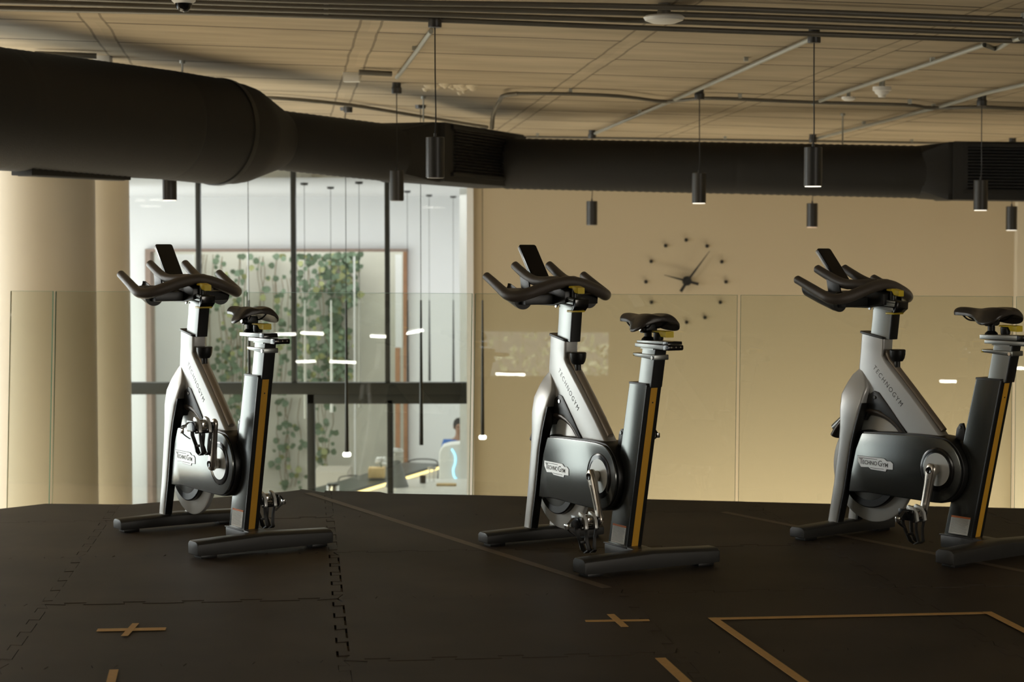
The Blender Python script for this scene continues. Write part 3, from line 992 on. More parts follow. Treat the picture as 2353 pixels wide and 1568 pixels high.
joints = [-700, 3, 107, 550, 1079, 1694.5, 2334, 3000, 3700]
labs = ['glass railing panel left of the photo edge', 'narrow glass railing panel in front of the near column', 'glass railing panel in front of the two round columns', 'glass railing panel behind the leftmost exercise bike', 'glass railing panel in front of the café doors', 'glass railing panel behind the middle exercise bike', 'glass railing panel behind the rightmost exercise bike', 'glass railing panel at the right edge of the photo', 'glass railing panel beyond the right edge']
labs = ['narrow glass railing panel in front of the near column at the far left', 'glass railing panel in front of the two round columns', 'glass railing panel behind the leftmost exercise bike', 'glass railing panel behind the middle exercise bike, left of the clock', 'glass railing panel under the wall clock and behind the rightmost bike', 'glass railing panel at the right edge of the photo']
TOP = 0.987
LEAN = 0.0886   # the panels lean outward a little at the top
js = [3, 107, 550, 1079, 1694.5, 2334, 3050]
for k in range(6):
    s0, s1 = rail_s(js[k], 0) + 0.009, rail_s(js[k + 1], 0) - 0.009
    base = rp0 + rd * s0
    r_ = empty('glass_railing_panel', (base.x, base.y, -0.28), math.atan2(rd.y, rd.x))
    tag(r_, labs[k], 'glass railing', 'glass railing panels')
    L_ = s1 - s0
    b = MB()
    sl = LEAN * 0.28
    zt2 = TOP + 0.28
    b.skin([[(0, 0, 0), (L_, 0, 0), (L_, 0.012, 0), (0, 0.012, 0)], [(0, LEAN, zt2), (L_, LEAN, zt2), (L_, LEAN + 0.012, zt2), (0, LEAN + 0.012, zt2)]])
    # keep only the two broad faces for glass, edges are a part of their own
    o = b.build('glass_sheet', 'railglass', r_)
    b = MB()
    for x0_, x1_ in ((-0.0016, 0.0), (L_, L_ + 0.0016)):
        b.skin([[(x0_, 0, 0), (x1_, 0, 0), (x1_, 0.012, 0), (x0_, 0.012, 0)], [(x0_, LEAN, zt2), (x1_, LEAN, zt2), (x1_, LEAN + 0.012, zt2), (x0_, LEAN + 0.012, zt2)]])
    b.skin([[(0, LEAN, zt2), (L_, LEAN, zt2), (L_, LEAN + .012, zt2), (0, LEAN + .012, zt2)], [(0, LEAN, zt2 + .0012), (L_, LEAN, zt2 + .0012), (L_, LEAN + .012, zt2 + .0012), (0, LEAN + .012, zt2 + .0012)]])
    b.build('glass_edge', 'edge', r_)
    b = MB(); b.box(0.02, L_ - 0.02, -0.02, 0.035, -0.03, 0.11, 0.003)
    b.build('clamp_channel', 'alu', r_)

# ------------------------------------------------------------------ ducts
def duct(name, pts, rads, label, ribs=True, seg=48):
    root = empty(name, pts[0]); tag(root, label, 'duct')
    o0 = Vector(pts[0])
    P = [Vector(p) - o0 for p in pts]
    b = MB()
    # finely ribbed skin
    path, rr = [], []
    for i in range(len(P) - 1):
        n = max(2, int((P[i + 1] - P[i]).length / 0.028))
        for k in range(n):
            t = k / n
            path.append(P[i].lerp(P[i + 1], t))
            r0 = rads[i] + (rads[i + 1] - rads[i]) * t
            rr.append(r0 + (0.0022 if (k % 2) else -0.0022))
    path.append(P[-1]); rr.append(rads[-1])
    b.tube(path, rr, seg)
    b.build('duct_skin', 'duct', root, sharp=60)
    return root, P


big0, big1 = at(-560, 215, 9.9), at(0, 251, 11.1)
pA = at(500, 303, 12.85)
big = duct('air_duct', [at(-620, 170, 9.6), big1, at(380, 287, 12.45), pA], [0.352, 0.352, 0.352, 0.352], 'big black round air duct running in from the left edge')
red = at(628, 321, 13.4)
rd_ = duct('duct_reducer', [pA, at(545, 308, 13.0), red], [0.352, 0.335, 0.212], 'tapered black duct section narrowing from the big duct')
small = duct('air_duct', [red, at(905, 353, 14.1)], [0.208, 0.208], 'narrower black round duct between the reducer and the vent box')
far = duct('air_duct', [at(1160, 376, 15.6), at(1700, 387, 15.3), at(2135, 396, 15.0)], [0.205, 0.205, 0.205], 'long black round duct running across above the wall clock')
# joint bands
for nm, c, a, r, par in (('joint_band', pA, at(380, 287, 12.45), 0.36, big[0]), ('joint_band', red, at(905, 353, 14.1), 0.217, small[0])):
    dd = (Vector(a) - Vector(c)).normalized()
    o0 = par.location
    b = MB(); b.tube([Vector(c) - o0 - dd * 0.02, Vector(c) - o0 + dd * 0.02], r, 48); b.build(nm, 'black', par)


def box_between(name, A, B, width, h, m, parent_label, louver_side=None):
    # rectangular plenum along A->B (centre line), width sideways, height h
    A, B = Vector(A), Vector(B)
    root = empty(name, A, math.atan2((B - A).y, (B - A).x)); tag(root, parent_label, 'air vent')
    L = math.hypot((B - A).x, (B - A).y)
    dz = (B.z - A.z)
    b = MB()
    b.skin([[(0, -width / 2, -h / 2), (L, -width / 2, dz - h / 2), (L, width / 2, dz - h / 2), (0, width / 2, -h / 2)], [(0, -width / 2, h / 2), (L, -width / 2, dz + h / 2), (L, width / 2, dz + h / 2), (0, width / 2, h / 2)]])
    b.build('box_body', 'duct', root, bevel=0.006)
    b = MB()
    n = 14
    for k in range(n):
        z = -h * 0.32 + k * (h * 0.70) / (n - 1)
        b.skin([[(L * .1, -width / 2 - .022, z - .004), (L * .96, -width / 2 - .022, z + dz - .004), (L * .96, -width / 2 + .004, z + dz + .010), (L * .1, -width / 2 + .004, z + .010)], [(L * .1, -width / 2 - .022, z), (L * .96, -width / 2 - .022, z + dz), (L * .96, -width / 2 + .004, z + dz + .014), (L * .1, -width / 2 + .004, z + .014)]])
    b.build('louvre_grille', 'black', root)
    b = MB()
    for z0_, z1_ in ((-h * .40, -h * .34), (h * .40, h * .46)):
        b.skin([[(L * .07, -width / 2 - .024, z0_), (L * .99, -width / 2 - .024, z0_ + dz), (L * .99, -width / 2, z0_ + dz), (L * .07, -width / 2, z0_)], [(L * .07, -width / 2 - .024, z1_), (L * .99, -width / 2 - .024, z1_ + dz), (L * .99, -width / 2, z1_ + dz), (L * .07, -width / 2, z1_)]])
    b.build('grille_frame', 'duct', root)
    return root


vb = box_between('vent_box', at(962, 350, 14.35), at(1150, 372, 16.0), 0.42, 0.44, 'duct', 'black vent box with a louvre grille where the two ducts meet')
# transition cone between small duct and the box
b = MB()
ring0, ring1 = [], []
C0, C1 = at(868, 349, 14.0), at(940, 350, 14.3)
dirv = (at(1150, 372, 16.0) - at(962, 350, 14.35)).normalized()
side = Vector((dirv.y, -dirv.x, 0)).normalized()
for k in range(32):
    a = 2 * PI * k / 32
    ring0.append(C0 + side * 0.208 * math.cos(a) + Vector((0, 0, 0.208 * math.sin(a))))
    c_, s_ = math.cos(a), math.sin(a)
    q = max(abs(c_), abs(s_))
    ring1.append(C1 + side * 0.215 * c_ / q + Vector((0, 0, 0.22 * s_ / q)))
b.skin([ring0, ring1, [p + dirv * 0.08 for p in ring1]])
o = b.build('duct_transition', 'duct'); tag(o, 'black sheet metal transition between the round duct and the louvred vent box', 'duct')
vb2 = box_between('vent_box', at(2188, 394, 14.9), at(2520, 398, 14.7), 0.42, 0.445, 'duct', 'black vent box at the right edge with its grille facing the room')
b = MB()
C0, C1 = at(2108, 396, 15.02), at(2165, 395, 14.95)
ring0, ring1 = [], []
for k in range(32):
    a = 2 * PI * k / 32
    c_, s_ = math.cos(a), math.sin(a)
    q = max(abs(c_), abs(s_))
    ring0.append(C0 + Vector((0, -0.207 * c_, 0.207 * s_)))
    ring1.append(C1 + Vector((0, -0.215 * c_ / q, 0.222 * s_ / q)))
b.skin([ring0, ring1, [p + Vector((0.10, 0, 0)) for p in ring1]])
o = b.build('duct_transition', 'duct'); tag(o, 'black sheet metal transition left of the vent box at the right edge', 'duct')
# flat diffuser under the big duct
e0, e1 = at(64, 398, 11.2), at(292, 412, 12.1)
dif = empty('linear_diffuser', e0, math.atan2((e1 - e0).y, (e1 - e0).x)); tag(dif, 'flat dark linear diffuser mounted under the big left duct', 'air vent')
b = MB(); L = (e1 - e0).length
b.box(0, L, -0.03, 0.12, -0.012, 0.06, 0.004); b.build('diffuser_body', 'duct', dif)
b = MB(); b.box(0.03, L - 0.03, -0.005, 0.095, -0.016, -0.0125); b.build('slot', 'black', dif)
# threaded hanger rods
for px, yt, yb, D, lab in ((419, 110, 175, 12.5, 'thin steel hanger rod above the big left duct'), (973, 205, 280, 14.5, 'thin steel hanger rod above the louvred vent box'), (1936, 248, 335, 15.2, 'thin steel hanger rod above the far duct, right of the clock')):
    p = at(px, yb, D); z1_ = ceil_z(p.x, p.y) + 0.01
    b = MB(); b.cyl((0, 0, 0), (0, 0, z1_ - p.z), 0.006, seg=8)
    b.lathe([(0.0, z1_ - p.z - .03), (0.018, z1_ - p.z - .03), (0.018, z1_ - p.z), (0, z1_ - p.z)], seg=10)
    o = b.build('hanger_rod', 'conduit', loc=p); tag(o, lab, 'rod')

# ------------------------------------------------------------------ conduits on the ceiling
def conduit(name, pxs, r, m, label, drop=0.03, clips=(), smooth=True):
    P = [onceil(x, y, drop) for x, y in pxs]
    o0 = P[0].copy()
    root = empty(name, o0); tag(root, label, 'conduit')
    pts = [p - o0 for p in P]
    b = MB(); b.tube(smooth_path(pts, 5) if smooth and len(pts) > 2 else pts, r, 10); b.build('pipe', m, root)
    for x, y in clips:
        q = onceil(x, y, drop) - o0
        b = MB(); b.box(q.x - .012, q.x + .012, q.y - .02, q.y + .02, q.z + r * .4, q.z + drop + .012); b.build('pipe_clip', 'conduit', root)
    return root


for pts, lab in (([(-300, 12), (0, 19), (750, 37), (1550, 67), (2353, 95), (2700, 107)], 'lowest of the parallel conduits crossing the top of the ceiling'),
                 ([(-300, -2), (0, 4), (750, 26), (1550, 50), (2353, 79), (2700, 91)], 'second lowest of the parallel conduits crossing the top of the ceiling'),
                 ([(-300, -18), (0, -10), (750, 14), (1550, 33), (2353, 62), (2700, 74)], 'third of the parallel conduits crossing the top of the ceiling'),
                 ([(-300, -32), (0, -24), (750, 3), (1550, 17), (2353, 46), (2700, 58)], 'fourth and highest visible of the parallel ceiling conduits')):
    conduit('ceiling_conduit', pts, 0.0145, 'conduitdk', lab, 0.035, clips=[(x, y) for x, y in pts[2:5:2]])
conduit('ceiling_conduit', [(912, 178), (950, 128), (990, 72)], 0.014, 'conduit', 'short slanting conduit between the two left hanging lamps', 0.03, [(952, 118)])
conduit('ceiling_conduit', [(1355, 312), (1610, 203), (1862, 90)], 0.014, 'conduit', 'long slanting conduit joining three pendant lamps left of the ceiling detectors', 0.03, [(1470, 262), (1714, 143)])
conduit('ceiling_conduit', [(1862, 322), (2145, 249), (2255, 217), (2353, 194), (2600, 133)], 0.014, 'conduit', 'slanting conduit to the hanging lamp nearest the right edge', 0.03, [(1985, 288), (2145, 249)])
conduit('ceiling_conduit', [(1868, 238), (1950, 208), (2027, 182), (2140, 145), (2262, 103), (2285, 112), (2300, 108), (2322, 93), (2345, 88)], 0.014, 'conduit', 'slanting conduit carrying the two white detectors, kinked near its right end', 0.03, [(2142, 144), (2260, 100)], smooth=False)
conduit('ceiling_conduit', [(1190, 215), (1300, 216), (1420, 221), (1520, 233), (1560, 231), (1640, 226), (1860, 235), (2080, 241), (2140, 248), (2250, 246), (2353, 250), (2500, 255)], 0.013, 'conduitdk', 'dark conduit running level across the ceiling toward the right edge', 0.04, [(1311, 217), (1700, 228), (2090, 241)])
p = onceil(1190, 215, 0.04)
q = at(1130, 296, p.y + 0.35)
b = MB(); pp = [Vector((0, 0, 0)), Vector((-0.10, 0.05, -0.012)), Vector((at(1148, 232, p.y + .2) - p)), Vector((at(1134, 262, p.y + .3) - p)), Vector(q - p)]
b.tube(smooth_path(pp, 6), 0.016, 10)
o = b.build('conduit_bend', 'conduitdk', loc=p); tag(o, 'curved conduit dropping from the ceiling behind the louvred vent box', 'conduit')
conduit('ceiling_conduit', [(575, 226), (640, 226), (800, 241), (975, 269), (1120, 292)], 0.014, 'conduitdk', 'dark conduit above the narrow duct left of the vent box', 0.03, [(585, 226)])
conduit('ceiling_conduit', [(1165, 314), (1700, 322), (2353, 332), (2600, 336)], 0.012, 'conduitdk', 'thin conduit running just above the long far duct', 0.03, [(1235, 314), (1666, 321), (2095, 328)])
conduit('ceiling_conduit', [(80, 124), (150, 126), (222, 129)], 0.018, 'conduitdk', 'short thick conduit ending in a white box above the big duct', 0.03)
conduit('ceiling_conduit', [(825, 166), (900, 170)], 0.018, 'conduitdk', 'short thick conduit between a white box and the left hanging lamp', 0.03, smooth=False)
for x, y, lab in ((236, 130, 'white junction box on the ceiling above the big duct'), (808, 168, 'white junction box left of the leftmost visible lamp cord')):
    p = onceil(x, y, 0.0)
    b = MB(); b.box(-.055, .055, -.05, .05, -.06, .006, 0.006)
    o = b.build('junction_box', 'white', loc=p); tag(o, lab, 'junction box', 'ceiling junction boxes')
# detectors, speaker plate, camera
p = onceil(2027, 184, 0.0)
r_ = empty('smoke_detector', p); tag(r_, 'larger white stepped detector under the conduit on the right', 'detector')
b = MB(); b.lathe([(0.0, -.115), (.022, -.115), (.028, -.10), (.045, -.09), (.05, -.075), (.062, -.07), (.062, -.045), (0, -.045)], seg=24); b.build('detector_cup', 'white', r_)
b = MB(); b.lathe([(.02, -.046), (.02, .004)], seg=14); b.build('neck', 'conduit', r_)
p = onceil(1950, 208, 0.0)
r_ = empty('smoke_detector', p); tag(r_, 'smaller flat white detector left of the stepped one', 'detector')
b = MB(); b.lathe([(0.0, -.075), (.03, -.072), (.048, -.06), (.05, -.045), (0, -.045)], seg=24); b.build('detector_cup', 'white', r_)
b = MB(); b.lathe([(.014, -.046), (.014, .004)], seg=14); b.build('neck', 'conduit', r_)
p = onceil(1526, 8, 0.0)
r_ = empty('wifi_access_point', p); tag(r_, 'round white ceiling disc with a dark stem at the top of the photo', 'access point')
b = MB(); b.lathe([(0.0, -.10), (.06, -.098), (.095, -.085), (.104, -.07), (.095, -.062), (0, -.06)], seg=40); b.build('disc', 'white', r_)
b = MB(); b.lathe([(.036, -.062), (.03, .004)], seg=20); b.build('stem', 'conduitdk', r_)
p = at(422, 8, 9.4)
r_ = empty('dome_camera', p); tag(r_, 'white dome security camera hanging at the top left', 'camera')
b = MB(); b.lathe([(0.0, .0), (.045, .0), (.058, .012), (.060, .05), (.04, .06), (.03, ceil_z(p.x, p.y) - p.z + .004), (0, ceil_z(p.x, p.y) - p.z + .004)], seg=32); b.build('housing', 'white', r_)
b = MB(); b.lathe([(0.0, -.043), (.02, -.039), (.036, -.024), (.042, -.001)], seg=28); b.build('smoked_dome', 'gloss', r_)

# concrete repair patch
p = onceil(1040, 198, 0.0)
b = MB()
rnd = random.Random(8)
for k in range(16):
    x, y, s = rnd.gauss(0, .11), rnd.gauss(0, .16), rnd.uniform(.02, .06)
    b.lathe([(0, -.026), (s * .6, -.018), (s, .004)], (x, y, CA * x + CB * y), seg=9)
o = b.build('ceiling_patch', mat('pale_plaster_patch', (0.66, 0.58, 0.43), 0.9, vary=0.3, nscale=20), loc=p); tag(o, 'rough pale patch of broken concrete on the ceiling between the lamps', 'patch')


# ------------------------------------------------------------------ cylinder pendants
def pendant(px, ytop, ybot, D, label, lamp, group='black cylinder pendant lamps', ylen=None):
    """canopy on the soffit above px, shade bottom at ybot"""
    c = at(px, ybot, D)
    zc = ceil_z(c.x, c.y)
    root = empty('pendant_lamp', (c.x, c.y, c.z)); tag(root, label, 'lamp', group)
    h, r = 0.213, 0.0495
    b = MB(); b.lathe([(0.0, .004), (r - .004, .004), (r - .003, 0.0), (r, 0.0), (r, h - .003), (r - .003, h), (.008, h), (.008, h + .02), (0, h + .02)], seg=40)
    b.build('lamp_shade', 'pend', root)
    b = MB(); b.lathe([(0, -.004), (r - .006, -.004), (r - .005, .003), (0, .0035)], seg=36); b.build('diffuser', lamp, root)
    H = zc - c.z
    b = MB(); b.tube(smooth_path([(0, 0, h + .015), (.004, 0, h + .1), (.001, 0, (H + h) / 2), (0, 0, H - .05)], 5), 0.0035, 6); b.build('cord', 'black', root)
    b = MB(); b.lathe([(0, H - .075), (.034, H - .075), (.036, H - .07), (.036, H - .035), (.031, H - .03), (.031, H + .006), (0, H + .006)], seg=28); b.build('canopy', 'pend', root)
    return root


pendant(1000, 42, 408, 10.17, 'nearest left black cylinder pendant lamp, in front of the vent box', 'lampdim')
pendant(1868, 72, 428, 10.5, 'nearest right black cylinder pendant lamp, bright underneath, in front of the far duct', 'lamp')
pendant(912, 177, 461, 13.6, 'black cylinder pendant lamp beside the left end of the vent box', 'lampdim')
pendant(1606, 203, 467, 13.6, 'black cylinder pendant lamp hanging above the wall clock', 'lamp')
pendant(2253, 213, 483, 13.7, 'black cylinder pendant lamp in front of the right vent box', 'lamp')
pendant(390, 170, 460, 13.3, 'black cylinder pendant lamp peeping out below the big left duct', 'lamp')
pendant(1360, 308, 517, 17.2, 'small far black cylinder pendant lamp left of the clock', 'lampdim')
pendant(1866, 318, 522, 17.2, 'small far black cylinder pendant lamp right of the clock', 'lampwarm')
pendant(2324, 325, 529, 17.2, 'small far black cylinder pendant lamp at the right edge', 'lamp')
# canopy over the narrow duct whose lamp hangs hidden behind it
c = onceil(800, 238, 0.0)
r_ = empty('cord_canopy', c); tag(r_, 'dark cord canopy on the ceiling above the narrow duct', 'canopy')
b = MB(); b.lathe([(0, -.07), (.034, -.07), (.036, -.03), (.03, .006), (0, .006)], seg=24); b.build('cup', 'pend', r_)


# ------------------------------------------------------------------ long slim pendants in the void and the lobby
def slim(px, ytop, ycone, ybot, D, lit, label, zc=None, m='gloss', r=0.017):
    c = at(px, ybot, D)
    zc = ceil_z(c.x, c.y) if zc is None else zc
    root = empty('slim_pendant_lamp', c); tag(root, label, 'lamp', 'long slim pendant lamps')
    H = at(px, ycone, D).z - c.z
    b = MB(); b.lathe([(0, 0.0), (r, 0.0), (r, .02), (r * .45, H), (0, H)], seg=20); b.build('tube', m, root)
    b = MB(); b.cyl((0, 0, H - .01), (0, 0, zc - c.z - .01), 0.0028, seg=6); b.build('cord', 'mullion', root)
    b = MB(); b.lathe([(0, zc - c.z - .03), (.04, zc - c.z - .025), (.045, zc - c.z + .004), (0, zc - c.z + .004)], seg=20); b.build('canopy', 'pend', root)
    if lit:
        b = MB(); b.lathe([(0, -.034), (.026, -.034), (.033, -.026), (.033, -.008), (.026, 0), (0, 0)], seg=24); b.build('lit_tip', 'tip', root)


slim(797, 400, 690, 1040, 15.5, True, 'long slim black pendant in the void with a glowing tip, left of the café door')
slim(968, 430, 690, 1023, 15.2, False, 'long slim unlit black pendant in front of the café door')
slim(1109, 440, 690, 1001, 17.2, True, 'long slim black pendant with a glowing tip in front of the beige wall')
slim(574, 400, 690, 1012, 15.0, False, 'long slim pendant hanging behind the leftmost exercise bike')
LC = 1.895
slim(702, 395, 690, 962, 21.0, False, 'white slim pendant in the lobby nearest the door post', LC, 'white', 0.018)
slim(762, 410, 690, 948, 22.5, False, 'white slim pendant in the lobby between the two door posts', LC, 'white', 0.018)
slim(827, 418, 690, 937, 20.6, False, 'white slim pendant in the lobby left of the right hand mullion', LC, 'white', 0.018)
slim(937, 439, 690, 880, 24.2, False, 'dark slim pendant in the lobby nearest the timber post', LC)
slim(987, 448, 690, 876, 26.2, False, 'dark slim pendant in the lobby, second from the right', LC)
slim(1042, 455, 690, 880, 27.0, False, 'dark slim pendant in the lobby nearest its right wall', LC)

# ------------------------------------------------------------------ LED tube lamps over the room behind the viewer
tube_ends = [(-9.77, -4.71, -9.45, -4.74), (-9.27, -4.57, -9.0, -4.72), (-12.1, -9.4, -11.7, -9.3), (-11.45, -9.35, -11.1, -9.6), (-8.48, -5.1, -8.3, -5.24), (-8.15, -5.12, -7.34, -4.4), (-9.72, -12.15, -9.25, -12.35), (-2.40, -13.9, -2.13, -14.0), (-2.08, -14.0, -1.82, -14.0), (-0.76, -11.05, -0.55, -11.25),
             (3.4, -2.0, 4.6, -2.0), (1.2, -4.5, 2.4, -4.5)]  # these two tubes are added for general light
for k, (xa_, ya_, xb2, yb2) in enumerate(tube_ends):
    x, y, z = (xa_ + xb2) / 2, (ya_ + yb2) / 2, 2.2
    L, a = math.hypot(xb2 - xa_, yb2 - ya_), math.degrees(math.atan2(yb2 - ya_, xb2 - xa_))
    zc = ceil_z(x, y)
    root = empty('tube_lamp', (x, y, z), math.radians(a)); tag(root, 'white linear tube lamp on the ceiling of the gym behind the viewer', 'lamp', 'linear tube lamps')
    b = MB(); b.cyl((-L / 2, 0, 0), (L / 2, 0, 0), 0.017, seg=14); b.build('tube', 'led', root)
    b = MB(); b.box(-L / 2, L / 2, -.02, .02, .024, .05, .003); b.build('housing', 'white', root)
    for sx in (-1, 1):
        b = MB(); b.cyl((sx * L * .4, 0, .05), (sx * L * .4, 0, zc - z), .004, seg=6); b.build('hanger', 'conduit', root)


tr = empty('garden_tree', (-10.6, -18.6, -1.0)); tag(tr, 'leafy tree outside the high window behind the viewer', 'tree')
rnd = random.Random(21)
b = MB(); b.tube([(0, 0, -1.7), (.1, 0, 1.5), (-.1, 0, 3.6)], [.14, .10, .05], 10); b.build('trunk', 'stem', tr)
b = MB()
for k in range(520):
    x, y, z = rnd.gauss(0, 1.1), rnd.gauss(0, .4), 4.0 + rnd.gauss(0, .55)
    q_ = rnd.uniform(.05, .13)
    a = rnd.uniform(0, PI)
    b.bm.faces.new(b.ring([(x - q_ * math.cos(a), y, z - q_ * math.sin(a)), (x + q_ * .5, y + .05, z - q_ * .4), (x + q_ * math.cos(a), y, z + q_ * math.sin(a)), (x - q_ * .5, y - .05, z + q_ * .4)]))
b.build('leaves', 'leaf', tr)['kind'] = 'stuff'


# ------------------------------------------------------------------ tape on the floor
def strip(p, q, w, b=None, z=0.0015):
    p, q = Vector(p), Vector(q)
    d = (q - p).normalized(); n = Vector((-d.y, d.x)) * w / 2
    b = b or MB()
    poly = [p + n, q + n, q - n, p - n]
    b.skin([[(v.x, v.y, z) for v in poly], [(v.x, v.y, z + .0009) for v in poly]])
    return b


def g2(x, y):
    p = ground(x, y); return (p.x, p.y)


def tape(label, segs, m, group=None):
    o0 = Vector((*segs[0][0], 0)) if False else None
    root = empty('floor_tape', (segs[0][0][0], segs[0][0][1], 0)); tag(root, label, 'tape', group)
    off = Vector((segs[0][0][0], segs[0][0][1]))
    for k, (p, q, w) in enumerate(segs):
        b = strip(Vector(p) - off, Vector(q) - off, w, z=0.0015 + k * 0.001)
        b.build('tape_strip', m, root)


tape('ochre tape cross on the mat at the lower left', [(g2(223, 1450), g2(381, 1447), .042), (g2(286, 1464), g2(312, 1435), .022)], 'tape_y', 'ochre tape marks')
tape('ochre tape cross on the mat below the middle bike', [(g2(1345, 1429), g2(1492, 1427), .028), (g2(1403, 1414), g2(1436, 1443), .025)], 'tape_y', 'ochre tape marks')
tape('ochre tape outline of a box at the lower right', [(g2(1632, 1424), g2(2280, 1410), .033), (g2(1637, 1422), g2(1850, 1572), .030), (g2(2268, 1409), g2(2420, 1486), .030)], 'tape_y', 'ochre tape marks')
tape('short ochre tape strip at the bottom edge left of the tape box', [(g2(1517, 1514), g2(1580, 1572), .032)], 'tape_y', 'ochre tape marks')
tape('short ochre tape strip at the bottom edge on the left', [(g2(262, 1541), g2(247, 1600), .026)], 'tape_y', 'ochre tape marks')
tape('long worn tan tape line from the railing past the middle bike', [(g2(708, 1134), g2(1395, 1352), .040)], 'tape_b', 'worn tan tape lines')
tape('worn tan tape line passing under the rightmost bike', [(g2(1662, 1178), g2(2360, 1316), .040)], 'tape_b', 'worn tan tape lines')


# ------------------------------------------------------------------ the exercise bikes
def make_bike(x, y, yaw, crank_deg, hu, hw, su, sw, label):
    root = empty('exercise_bike', (x, y, 0.0), PI - yaw)
    tag(root, label, 'exercise bike', 'row of exercise bikes')

    def B(b, name, m, par=root, **k):
        return b.build(name, m, par, **k)

    # rear and front feet
    for nm, u0, u1, hv, zt, zr in (('rear_foot', 0.0, 0.088, 0.302, 0.079, 0.070), ('front_foot', 0.812, 0.895, 0.278, 0.066, 0.058)):
        b = MB()
        rings = []
        for v, s in ((-hv, .965), (-hv + .006, 1.0), (-hv * .5, 1.01), (0, 1.03), (hv * .5, 1.01), (hv - .006, 1.0), (hv, .965)):
            zz = zr * s + (zt - zr) * (1 - abs(v) / hv)
            zlo = 0.013 if abs(v) < hv - .003 else 0.016
            cu, hw_ = (u0 + u1) / 2, (u1 - u0) / 2 * min(1, s + .04)
            rings.append([(cu - hw_, v, zlo), (cu + hw_, v, zlo), (cu + hw_, v, zz - .012), (cu + hw_ - .010, v, zz - .003), (cu + hw_ - .022, v, zz), (cu - hw_ + .022, v, zz), (cu - hw_ + .010, v, zz - .003), (cu - hw_, v, zz - .012)])
        b.skin(rings)
        ft = B(b, nm, 'foot', bevel=0.003)
        for s in (-1, 1):
            b = MB(); b.box(u0 + .012, u1 - .012, s * (hv - .055) - .035, s * (hv - .055) + .035, 0.0, 0.0145, .003)
            b.build('rubber_pad', 'black', ft)
    # plinth joining post to rear foot
    b = MB(); b.prism([(.05, .024), (.286, .024), (.288, .073), (.13, .080), (.05, .078)], -.042, .042, bev=.004)
    pl = B(b, 'post_plinth', 'foot')
    b = MB(); b.box(.125, .291, -.045, .045, .0735, .0785, .0015); b.build('plinth_lip', 'black', pl)
    # rear post
    def pu(w, base, top, wb=.075, wt=.706): return base + (top - base) * (w - wb) / (wt - wb)
    b = MB(); b.loft([((pu(w, .140, .003), w), (pu(w, .281, .130), w), -.031, .031) for w in (.076, .30, .50, .706)], rad=.006)
    post = B(b, 'rear_post', 'satin')
    b = MB()
    b.loft([((pu(w, .136, -.001), w), (pu(w, .146, .009), w), -.0325, .0325) for w in (.0765, .40, .7055)], rad=.003)
    bk = b.build('rear_channel', 'black', post)
    b = MB()
    b.loft([((pu(w, .1345, -.0025), w), (pu(w, .138, .001), w), -.0145, .0145) for w in (.080, .40, .696)], rad=.001)
    b.build('amber_strip', 'stripe', post)
    b = MB(); b.cyl((pu(.64, .1345, -.0025) - .001, 0, .64), (pu(.64, .136, .001), 0, .64), .003, seg=10); b.build('screw', 'black', post)
    b = MB(); b.loft([((.002, .706), (.132, .706), -.033, .033), ((.001, .713), (.130, .713), -.033, .033)], rad=.006); b.build('post_cap', 'black', post)
    # warning label
    b = MB(); y_ = .0316
    def q(u, w): return (pu(w, .140, .003) + u, w)
    b.prism([q(.022, .084), q(.118, .084), q(.118, .150), q(.022, .150)], y_ - .0005, y_ + .0005)
    lb = b.build('warning_label', 'label', post)
    b = MB(); b.prism([q(.022, .150), q(.118, .150), q(.118, .157), q(.022, .157)], y_ - .0005, y_ + .0007); b.build('label_header', 'orange', post)
    b = MB()
    rnd = random.Random(4)
    for k in range(13):
        w = .147 - k * .0046
        e = rnd.uniform(.028, .04)
        b.prism([q(e, w), q(.112, w), q(.112, w + .0009), q(e, w + .0009)], y_ + .0003, y_ + .0009)
    b.build('label_print', 'ink', post)
    # seat tube
    b = MB(); b.loft([((-.014 - .030 * t, .70 + .142 * t), (.080 - .030 * t, .70 + .142 * t), -.024, .024) for t in (0, .5, 1)], rad=.005)
    stb = B(b, 'seat_tube', 'alu')
    b = MB(); b.loft([((-.016 - .030 * t, .70 + .142 * t), (-.006 - .030 * t, .70 + .142 * t), -.0245, .0245) for t in (0, 1)], rad=.003); b.build('tube_back', 'black', stb)
    b = MB(); b.prism([(-.05, .803), (.086, .812), (.100, .818), (.100, .824), (-.05, .823)], -.031, .033, bev=.003)
    cl = B(b, 'height_clamp', 'alu')
    b = MB(); b.box(.094, .104, -.025, .031, .812, .8245, .002); b.build('clamp_tip', 'yellow', cl)
    b = MB(); b.cyl((-.035, .030, .812), (-.035, .036, .812), .007, seg=14); b.build('bolt', 'chrome', cl)
    # seat slide: lower rail fixed, upper rail and saddle move with su
    b = MB(); b.prism([(.088, .848), (.088, .862), (-.105, .862), (-.105, .844)], -.032, .032, bev=.002); b.prism([(-.03, .840), (.06, .842), (.05, .848), (-.03, .846)], -.026, .026)
    lr = B(b, 'lower_rail', 'alu')
    b = MB(); b.prism([(-.1055, .843), (-.1055, .863), (-.142, .863), (-.145, .858), (-.145, .848), (-.14, .843)], -.033, .033, bev=.002); b.build('rail_end_cap', 'gloss', lr)
    for v in (-.02, 0, .02):
        b = MB(); b.cyl((-.1455, v, .855), (-.1445, v, .855), .003, seg=10); b.build('cap_screw', 'chrome', lr)
    zs = sw * .6
    b = MB(); b.prism([(.078 + su, .864), (.078 + su, .873 + zs), (-.100 + su, .876 + zs), (-.100 + su, .864)], -.030, .030, bev=.002)
    ur = B(b, 'upper_rail', 'alu')
    b = MB(); b.prism([(-.1005 + su, .864), (-.1005 + su, .8765 + zs), (-.138 + su, .876 + zs), (-.14 + su, .864)], -.031, .031, bev=.002); b.build('rail_end_cap', 'gloss', ur)
